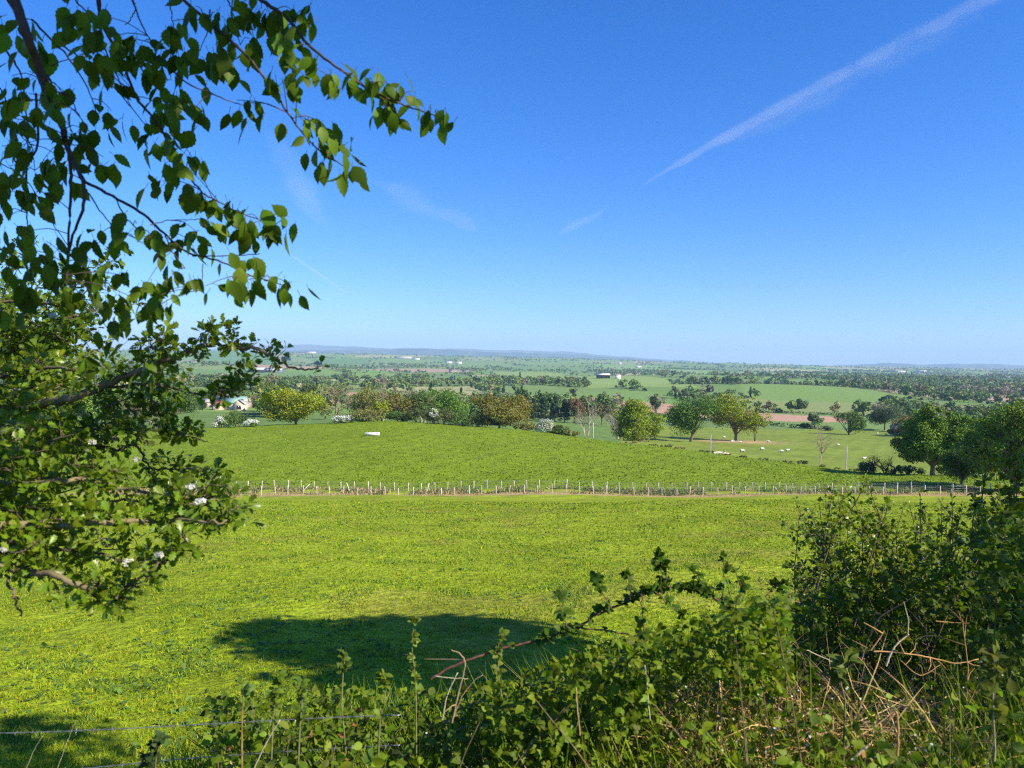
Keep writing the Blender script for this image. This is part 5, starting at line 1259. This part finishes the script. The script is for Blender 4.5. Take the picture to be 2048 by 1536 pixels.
# ------------------------------------------------------------------ brambles, shoots and dead stems on the verge
def bramble_cane():
    r = np.random.default_rng(71)
    root = empty('bramble_bush', (.35, 2.5, hz(.35, 2.5)), 'arching bramble cane and its bush in front of the tree shadow', 'bramble'); o0 = np.array(root.location)
    CB = (.14, .07, .045)
    canes = [([(862, 1358), (905, 1333), (960, 1312), (1000, 1298), (1090, 1276), (1150, 1256), (1200, 1226), (1250, 1206), (1300, 1181), (1340, 1175), (1390, 1180), (1430, 1196), (1490, 1238), (1540, 1270), (1610, 1330), (1640, 1400)], 2.55, .0046, .003),
     ([(1135, 1262), (1126, 1230), (1117, 1195)], 2.5, .002, .0012), ([(1222, 1218), (1205, 1185), (1193, 1158)], 2.5, .0022, .0012), ([(1262, 1198), (1258, 1165), (1252, 1148)], 2.5, .0018, .0012), ([(1338, 1176), (1328, 1140), (1316, 1112)], 2.5, .0024, .0012), ([(1320, 1178), (1325, 1150), (1318, 1135)], 2.5, .0016, .001),
     ([(1415, 1190), (1395, 1160), (1384, 1135)], 2.55, .002, .0012), ([(1445, 1205), (1448, 1150), (1445, 1112)], 2.55, .0024, .0012), ([(1470, 1222), (1480, 1175), (1470, 1140)], 2.55, .002, .0012), ([(1310, 1182), (1340, 1212), (1362, 1232)], 2.5, .002, .0012), ([(1160, 1256), (1220, 1262), (1300, 1275), (1400, 1290)], 2.6, .003, .0015), ([(1283, 1190), (1285, 1240), (1290, 1290), (1300, 1370)], 2.4, .0028, .002),
     ([(1500, 1240), (1545, 1175), (1570, 1165)], 2.7, .0022, .0012), ([(1530, 1160), (1560, 1185), (1590, 1220)], 2.8, .002, .0012), ([(1160, 1300), (1150, 1330), (1155, 1400)], 2.3, .003, .002), ([(1380, 1250), (1440, 1235), (1500, 1225)], 2.6, .002, .0012), ([(1420, 1300), (1480, 1280), (1540, 1290)], 2.5, .002, .0012)]
    node, ax = [], []
    for i, (pts, d, r0, r1) in enumerate(canes):
        n = 5 * len(pts); q = pxline(pts, d, n); q += r.normal(size=q.shape) * .002
        b = Buf(); b.tube(q - o0, np.linspace(r0, r1, n), 6, CB)
        for j in range(2, n - 1, 2):   # prickles
            t = rdir(1, r)[0]; b.tube(np.array([q[j], q[j] + t * .007]) - o0, [.0012, .0002], 3, CB, 0, False)
        b.obj('cane', [M_TWIG], root, True)
        k = n // 2 if i else n
        idx = r.integers(int(n * .2) if i == 0 else int(n * .15), n, k if i else int(n * 2.0))
        for j in idx:
            node.append(q[j] + np.array([0, 0, .004])); ax.append([r.normal(0, .8), r.normal(-.2, .6), r.uniform(-.2, .7)])
        if i: 
            for _ in range(3): node.append(q[-1]); ax.append([r.normal(0, .7), r.normal(0, .5), r.uniform(0, .8)])
    b = Buf(); bramble_leaves(b, r, np.array(node), np.array(ax), .027, (.07, .13, .012), o0)
    # body of the bush below the cane
    n = 3000; X = r.uniform(960, 1580, n); d = r.uniform(2.15, 2.95, n); Yt = np.interp(X, [960, 1050, 1130, 1200, 1300, 1450, 1580], [1372, 1345, 1315, 1285, 1268, 1215, 1185]); Y = Yt + 200 * r.uniform(0, 1, n) ** .9
    p = np.array([P(a, c, e) for a, c, e in zip(X, Y, d)]); k = p[:, 2] > height(p[:, 0], p[:, 1]) + .05; k &= ~((X > 1330) & (X < 1480) & (Y > 1360)); p = p[k]
    bramble_leaves(b, r, p, rdir(len(p), r) * np.array([1, 1, .6]) + np.array([0, -.3, .1]), .025, (.135, .195, .011), o0, .5); b.obj('foliage', [M_LEAF], root)
    s = Buf()
    for i in range(70):
        e = p[r.integers(0, len(p))]; a = e + np.array([r.normal(0, .25), r.normal(0, .15), 0]); a[2] = hz(a[0], a[1]) - .02
        s.tube(smooth_line([a, (a + e) / 2 + np.array([0, 0, .12]), e], 8) - o0, np.linspace(.0035, .0014, 8), 5, (.17, .12, .06), 0, False)
    s.obj('stem', [M_TWIG], root)
bramble_cane()

def leafy_shoot(pts, d, label, seed, ls=.032, col=(.13, .20, .03), n=16, name='bramble_shoot', cat='plant', r0=.0028, group=None, from_=.08, stemcol=(.16, .16, .06)):
    r = np.random.default_rng(seed); q = pxline(pts, d, 16)
    base = q[0].copy(); g = hz(base[0], base[1]) - .03
    if base[2] > g + .05: q = np.vstack([[base[0] + r.normal(0, .03), base[1], g], q])
    root = empty(name, q[0], label, cat, group); o0 = q[0]
    b = Buf(); b.tube(q - o0, np.linspace(r0, .001, len(q)), 6, stemcol); b.obj('stem', [M_TWIG], root, True)
    b = Buf(); t = r.uniform(from_, 1, n) ; t[:3] = 1; i = (t * (len(q) - 1)); j = np.minimum(i.astype(int), len(q) - 2); f = (i - j)[:, None]
    nodes = q[j] * (1 - f) + q[j + 1] * f
    bramble_leaves(b, r, nodes, np.stack([r.normal(0, 1, n), r.normal(0, .7, n), r.uniform(0, .9, n)], -1), ls, col, o0); b.obj('foliage', [M_LEAF], root)
leafy_shoot([(832, 1400), (830, 1350), (824, 1295), (828, 1240)], 2.35, 'tall upright leafy shoot standing against the tree shadow', 1, .025, (.17, .23, .03), 30)
leafy_shoot([(1008, 1420), (1000, 1370), (996, 1310), (1000, 1268)], 2.3, 'leafy shoot right of the forked dead stem', 2, .026, (.15, .21, .02), 30)
leafy_shoot([(683, 1410), (686, 1350), (690, 1312)], 2.4, 'small shoot with leaves toward its tip left of the tall upright shoot', 3, .034, (.10, .15, .02), 12, from_=.55)
leafy_shoot([(545, 1460), (550, 1400), (556, 1352)], 2.2, 'bushy shoot at the left end of the brambles', 4, .026, (.14, .20, .02), 34, from_=.1)
leafy_shoot([(600, 1450), (604, 1395), (600, 1362)], 2.2, 'broad leaved shoot just right of the bushy left end shoot', 5, .028, (.12, .18, .02), 26, from_=.1)
leafy_shoot([(484, 1560), (484, 1450), (488, 1378)], 2.05, 'thin brown stem topped by two leaves at the left end of the brambles', 6, .028, (.12, .18, .03), 5, from_=.85, stemcol=(.30, .17, .07))
leafy_shoot([(310, 1560), (312, 1520), (322, 1478)], 2.1, 'little dark leaved plant alone at the bottom left', 7, .027, (.045, .075, .02), 18, from_=.2)
leafy_shoot([(270, 1545), (290, 1515), (300, 1492)], 2.12, 'lowest sprig left of the little dark plant', 8, .026, (.05, .08, .02), 9, from_=.2)
leafy_shoot([(760, 1440), (770, 1390), (766, 1350)], 2.2, 'green shoot between the grass tuft and the tall upright shoot', 9, .027, (.14, .20, .02), 22, from_=.1)
leafy_shoot([(1990, 1500), (1986, 1400), (1990, 1310)], 2.0, 'tall pale stem with yellowish leaves at the bottom right', 10, .04, (.15, .18, .03), 18, from_=.3, stemcol=(.4, .32, .18))
leafy_shoot([(1690, 1400), (1680, 1350), (1700, 1320)], 2.2, 'yellowish leaved shoot before the orange dry stems', 11, .05, (.13, .18, .03), 14, from_=.4)

def dry_stem(pts, d, label, r0=.004, r1=.0025, col=(.42, .28, .14), side=0, seed=0, group='dead stems among the brambles'):
    r = np.random.default_rng(900 + seed); q = pxline(pts, d, 5 * len(pts)); q += r.normal(size=q.shape) * .0006
    b = Buf(); b.tube(q - q[0], np.linspace(r0, r1, len(q)) * .52, 7, col)
    for _ in range(side):
        j = r.integers(2, len(q) - 1); dd = norm(rdir(1, r)[0] + np.array([0, 0, .4])); l = r.uniform(.04, .14)
        b.tube(np.array([q[j], q[j] + dd * l * .5 + r.normal(size=3) * .006, q[j] + dd * l]) - q[0], [r1 * .7, r1 * .5, r1 * .25], 5, col, 0, False)
    o = b.obj('dry_stem', [M_DRY], None, True); o.location = q[0]; tag(o, label, 'dead stem', group)
OR_ = (.50, .28, .11); PL = (.55, .46, .32); BR_ = (.34, .20, .10)
for i, a in enumerate([([(1574, 1400), (1571, 1320), (1570, 1260), (1574, 1225), (1580, 1190)], 2.55, 'thick brown upright dead stalk in the middle of the right hand brambles', .0062, .003, BR_, 2),
    ([(1572, 1228), (1545, 1195), (1512, 1150), (1490, 1122), (1476, 1106)], 2.55, 'long thin brown stem leaning left with a forked tip', .0022, .0012, BR_, 2),
    ([(1540, 1400), (1548, 1345), (1570, 1312), (1600, 1298), (1640, 1312), (1685, 1335)], 2.6, 'bleached stem arching over right from the thick brown stalk', .004, .002, PL, 0),
    ([(1548, 1388), (1560, 1320), (1552, 1262)], 2.62, 'bleached straight stem close left of the thick brown stalk', .0035, .002, PL, 0),
    ([(1740, 1272), (1752, 1245), (1768, 1228), (1800, 1210), (1838, 1188)], 2.9, 'brown bent stem pointing up right in the shade', .006, .003, BR_, 1),
    ([(1748, 1303), (1790, 1304), (1850, 1313), (1910, 1326), (1958, 1318)], 2.6, 'longest orange stem lying flat before the dark thicket', .005, .0025, OR_, 5),
    ([(1772, 1332), (1785, 1300), (1800, 1282), (1818, 1268)], 2.6, 'short thick pale stump of stem crossing the longest orange one', .0075, .004, PL, 1),
    ([(1742, 1300), (1760, 1275), (1768, 1262)], 2.7, 'short orange stem left of the crossing pale one', .005, .004, OR_, 1),
    ([(1932, 1400), (1936, 1340), (1930, 1285), (1925, 1238)], 2.6, 'orange upright stem with stubby twigs at the right', .004, .0025, OR_, 8),
    ([(1872, 1242), (1905, 1245), (1938, 1246)], 2.62, 'orange stem crossing the top of the upright twiggy one', .0026, .0018, OR_, 0),
    ([(1830, 1280), (1850, 1272), (1872, 1270), (1850, 1258)], 2.7, 'bent orange stem between the flat and the upright ones', .003, .0016, OR_, 3),
    ([(1880, 1330), (1840, 1350), (1800, 1320)], 2.5, 'curved orange stem under the longest flat one', .003, .0015, OR_, 3),
    ([(1500, 1262), (1540, 1240), (1580, 1205), (1600, 1205)], 2.7, 'brown cane rising right toward the thick brown stalk', .0042, .003, BR_, 1),
    ([(1515, 1240), (1545, 1265), (1575, 1290)], 2.6, 'pale stem slanting down right onto the thick brown stalk', .003, .002, PL, 0),
    ([(1480, 1268), (1510, 1252), (1540, 1248)], 2.7, 'short pale twig left of the slanting pale stem', .0025, .0015, PL, 2),
    ([(1500, 1305), (1530, 1308), (1565, 1318)], 2.6, 'pale level twig below the slanting pale stem', .0025, .0018, PL, 2),
    ([(904, 1445), (915, 1395), (926, 1350), (930, 1325), (920, 1308), (902, 1300)], 2.2, 'forked dead stem with a hooked tip before the tree shadow', .005, .0035, (.32, .22, .12), 2),
    ([(905, 1440), (925, 1392), (948, 1362), (966, 1350)], 2.2, 'side fork of dead stem leaning right beside the hooked one', .0035, .002, (.32, .22, .12), 0),
    ([(868, 1352), (900, 1356), (936, 1358)], 2.25, 'level pale twig crossing left of the forked dead stem', .0022, .0015, PL, 0),
    ([(885, 1440), (895, 1390), (916, 1345)], 2.25, 'straight pale dead stem left of the forked one', .0035, .0025, PL, 0),
    ([(505, 1545), (530, 1490), (560, 1440)], 2.05, 'pale dead stem slanting right at the bottom left of the brambles', .003, .002, PL, 0),
    ([(50, 1545), (68, 1500), (86, 1472)], 2.3, 'thin straw at the bottom left corner, left of the two', .0012, .0006, PL, 0), ([(112, 1545), (132, 1490), (152, 1440)], 2.3, 'taller thin straw at the bottom left corner', .0012, .0006, PL, 0),
    ([(1796, 1512), (1796, 1468), (1794, 1426), (1785, 1432), (1776, 1442)], 1.75, 'orange dead stalk snapped over at its top near the bottom edge', .005, .004, OR_, 0),
    ([(1712, 1512), (1728, 1498), (1740, 1488)], 1.7, 'stubby tan broken stem near the bottom edge', .006, .004, (.45, .32, .2), 0),
    ([(1160, 1470), (1155, 1420), (1152, 1375)], 2.1, 'tan dead stalk under the middle of the bramble bush', .004, .003, (.45, .28, .13), 0),
    ([(1300, 1440), (1295, 1380), (1290, 1330)], 2.15, 'pale stalk under the bramble bush right of the tan one', .003, .002, PL, 0)]):
    dry_stem(a[0], a[1], a[2], a[3], a[4], a[5], a[6], i)

# ------------------------------------------------------------------ low growth covering the verge (nobody could count it)
def veg_h(x, y):
    return (.44 + .12 * sstep(-.6, .6, x) + .10 * sstep(.8, 2.2, x) + .16 * value_noise(x * 3.1, y * 3.1, 91) - .05) * sstep(3.9, 3.0, y)

def undergrowth():
    r = np.random.default_rng(81); b = Buf(); o0 = np.zeros(3)
    n = 17000; y = r.uniform(1.25, 3.3, n); X = r.uniform(420, 2150, n); x = (X - 1024) / F * y
    k = (x > -.42 * y + .10 * value_noise(y * 4, y, 5)) & (r.uniform(size=n) < .6 + .4 * (x < .1)) ; x, y = x[k], y[k]; n = len(x)
    z = height(x, y) + veg_h(x, y) * r.uniform(.12, 1.0, n) ** .7; p = np.stack([x, y, z], -1)
    k = r.uniform(size=n); patch = value_noise(x * 2.2, y * 2.2, 95)
    s = patch + .5 * k < .66; bramble_leaves(b, r, p[s], rdir(s.sum(), r) * np.array([1, 1, .6]) + np.array([0, -.3, .2]), .024, (.11, .17, .011), o0, .45)
    s = (patch + .5 * k >= .66) & (k < .93); q = p[s]; m = len(q)
    V, Fs, tn = inst(SMALL, q, frames(rdir(m, r) * np.array([1, 1, .5]), norm(np.array([0, -.2, .6]) + rdir(m, r) * .9)), r.uniform(.018, .045, m)); b.add(V, Fs, leafcol((.13, .195, .012), m, tn, r, .55, .22))
    s = k >= .93; q = p[s]; m = len(q); V, Fs, tn = inst(OVATE, q, frames(rdir(m, r) + np.array([0, 0, .2]), norm(np.array([0, -.2, .8]) + rdir(m, r) * .5)), r.uniform(.035, .06, m)); b.add(V, Fs, leafcol((.14, .19, .03), m, tn, r, .35, .2))
    m = 500; q = p[r.integers(0, n, m)]; V, Fs, tn = inst(OVATE3, q + np.array([0, 0, -.05]), frames(rdir(m, r), rdir(m, r)), r.uniform(.03, .055, m)); b.add(V, Fs, leafcol((.30, .15, .06), m, tn, r, .4, .15))
    for i in range(420):
        e = p[r.integers(0, n)]; a = e + np.array([r.normal(0, .05), r.normal(0, .05), 0]); a[2] = hz(a[0], a[1]); b.tube([a, (a + e) / 2 + r.normal(size=3) * .01, e], [.002, .0016, .001], 4, (.18, .16, .06) if i % 3 else (.38, .27, .14), 0, False)
    o = b.obj('undergrowth', [M_LEAF]); tag(o, 'tangled low bramble and weed leaves covering the verge', 'undergrowth', kind='stuff')
    # long grass
    n = 19000; y = r.uniform(1.5, 3.7, n); X = r.uniform(330, 2120, n); x = (X - 1024) / F * y; pt = value_noise(x * 2.6 + 4, y * 2.6, 97)
    k = ((pt > .52) | ((X > 560) & (X < 860) & (r.uniform(size=n) < .9)) | (r.uniform(size=n) < .12)) & (x > -.47 * y); x, y = x[k], y[k]; n = len(x)
    d = norm(np.stack([r.normal(0, .33, n), r.normal(0, .33, n), np.ones(n)], -1)); R = frames(d, rdir(n, r) * np.array([1, 1, .2])); L = r.uniform(.28, .68, n) * (.75 + .4 * sstep(-.6, .8, x)); L = np.where(x < -.36 * y, L * .5, L)
    TV = BLADE[0]; wv = .0085 / L * r.uniform(.7, 1.4, n)
    V = np.einsum('nij,nkj->nki', R, TV[None] * np.stack([wv, np.ones(n), np.ones(n)], -1)[:, None]) * L[:, None, None] + np.stack([x, y, height(x, y) - .01], -1)[:, None]
    off = (np.arange(n) * 7)[:, None, None]; c = leafcol((.19, .27, .014), n, 1, r, .35, .15); dry = r.uniform(size=n) < .10; c[dry] = np.array((.40, .31, .17)) * r.uniform(.7, 1.2, (dry.sum(), 1))
    b = Buf(); b.add(V.reshape(-1, 3), [(off + f[None]).reshape(-1, f.shape[1]) for f in BLADE[1]], np.repeat(c, 7, 0))
    o = b.obj('long_grass', [M_GRASS]); tag(o, 'long uncut grass blades growing through the verge', 'grass', kind='stuff')
    # straw lying in the hollow before the thicket
    n = 2700; X = np.where(r.uniform(size=n) < .75, r.uniform(1500, 1960, n), r.uniform(1330, 1500, n)); y = r.uniform(2.35, 3.1, n); x = (X - 1024) / F * y; z = height(x, y) + r.uniform(.02, .62, n) ** 1.4
    d = norm(np.stack([r.normal(0, 1, n), r.normal(0, .5, n), r.normal(.35, .5, n)], -1)); R = frames(d, rdir(n, r)); L = r.uniform(.12, .42, n)
    V = np.einsum('nij,nkj->nki', R, TV[None] * np.stack([.005 / L, np.ones(n), np.ones(n)], -1)[:, None]) * L[:, None, None] + np.stack([x, y, z], -1)[:, None]
    off = (np.arange(n) * 7)[:, None, None]; b = Buf(); b.add(V.reshape(-1, 3), [(off + f[None]).reshape(-1, f.shape[1]) for f in BLADE[1]], leafcol((.50, .33, .15), n, 7, r, .4, .1))
    o = b.obj('straw', [M_DRY]); tag(o, 'dry straw and dead leaf stalks tangled before the thicket', 'straw', kind='stuff')
    # small white flowers in the verge
    n = 420; y = r.uniform(1.6, 3.0, n); X = np.where(r.uniform(size=n) < .7, r.uniform(1450, 2100, n), r.uniform(850, 1450, n)); x = (X - 1024) / F * y; z = height(x, y) + veg_h(x, y) * r.uniform(.55, 1.08, n)
    t = np.linspace(0, 2 * np.pi, 11)[:-1]; rr = np.where(np.arange(10) % 2 == 0, 1, .5); TVf = np.vstack([[0, 0, -.1], np.stack([np.cos(t) * rr, np.sin(t) * rr, 0 * t + .1], -1)]); TF = np.array([(0, i + 1, (i + 1) % 10 + 1) for i in range(10)])
    V, Fs, tn = inst((TVf, [TF]), np.stack([x, y, z], -1), frames(rdir(n, r), norm(np.array([0, -.5, .8]) + rdir(n, r) * .4)), r.uniform(.0025, .006, n)); b = Buf(); b.add(V, Fs, leafcol((.75, .76, .72), n, tn, r, .1, .03))
    o = b.obj('wildflowers', [M_PETAL]); tag(o, 'tiny white flowers dotted through the verge', 'wildflowers', kind='stuff')
undergrowth()

# ------------------------------------------------------------------ barbed wire at the lower left
def barbed():
    r = np.random.default_rng(99); d = 2.4
    root = empty('barbed_wire_fence', (-1.0, d, hz(-1.0, d)), 'two slack strands of barbed wire crossing the lower left corner', 'fence'); o0 = np.array(root.location)
    for pts in ([(-330, 1475), (-60, 1468), (110, 1463), (250, 1457), (400, 1449), (470, 1445), (640, 1436), (800, 1430)], [(-330, 1580), (0, 1552), (170, 1537), (350, 1519), (500, 1508), (650, 1498), (800, 1490)]):
        q = pxline(pts, d, 160); t = np.arange(160) * .9
        b = Buf()
        for ph in (0, math.pi):
            b.tube(q - o0 + np.stack([0 * t, np.cos(t + ph), np.sin(t + ph)], -1) * .0013, .0009, 5, (.28, .29, .31))
        for j in range(4, 158, 6):
            for a in range(2):
                v = rdir(1, r)[0] * np.array([.35, 1, 1]); b.tube(np.array([q[j] - v * .012, q[j], q[j] + v * .012]) - o0, [.0004, .0010, .0004], 4, (.28, .29, .31), 0, False)
        b.obj('wire', [M_METAL], root)
    for X in (-330,):
        p = P(X, 1440, d); g = hz(p[0], p[1]); b = Buf(); b.tube(np.array([(p[0], p[1] + .04, g - .3), (p[0], p[1] + .04, g), (p[0] + .01, p[1] + .04, p[2] + .06)]) - o0, [.045, .045, .042], 9, (.30, .25, .19)); b.obj('post', [M_WOOD], root)
barbed()
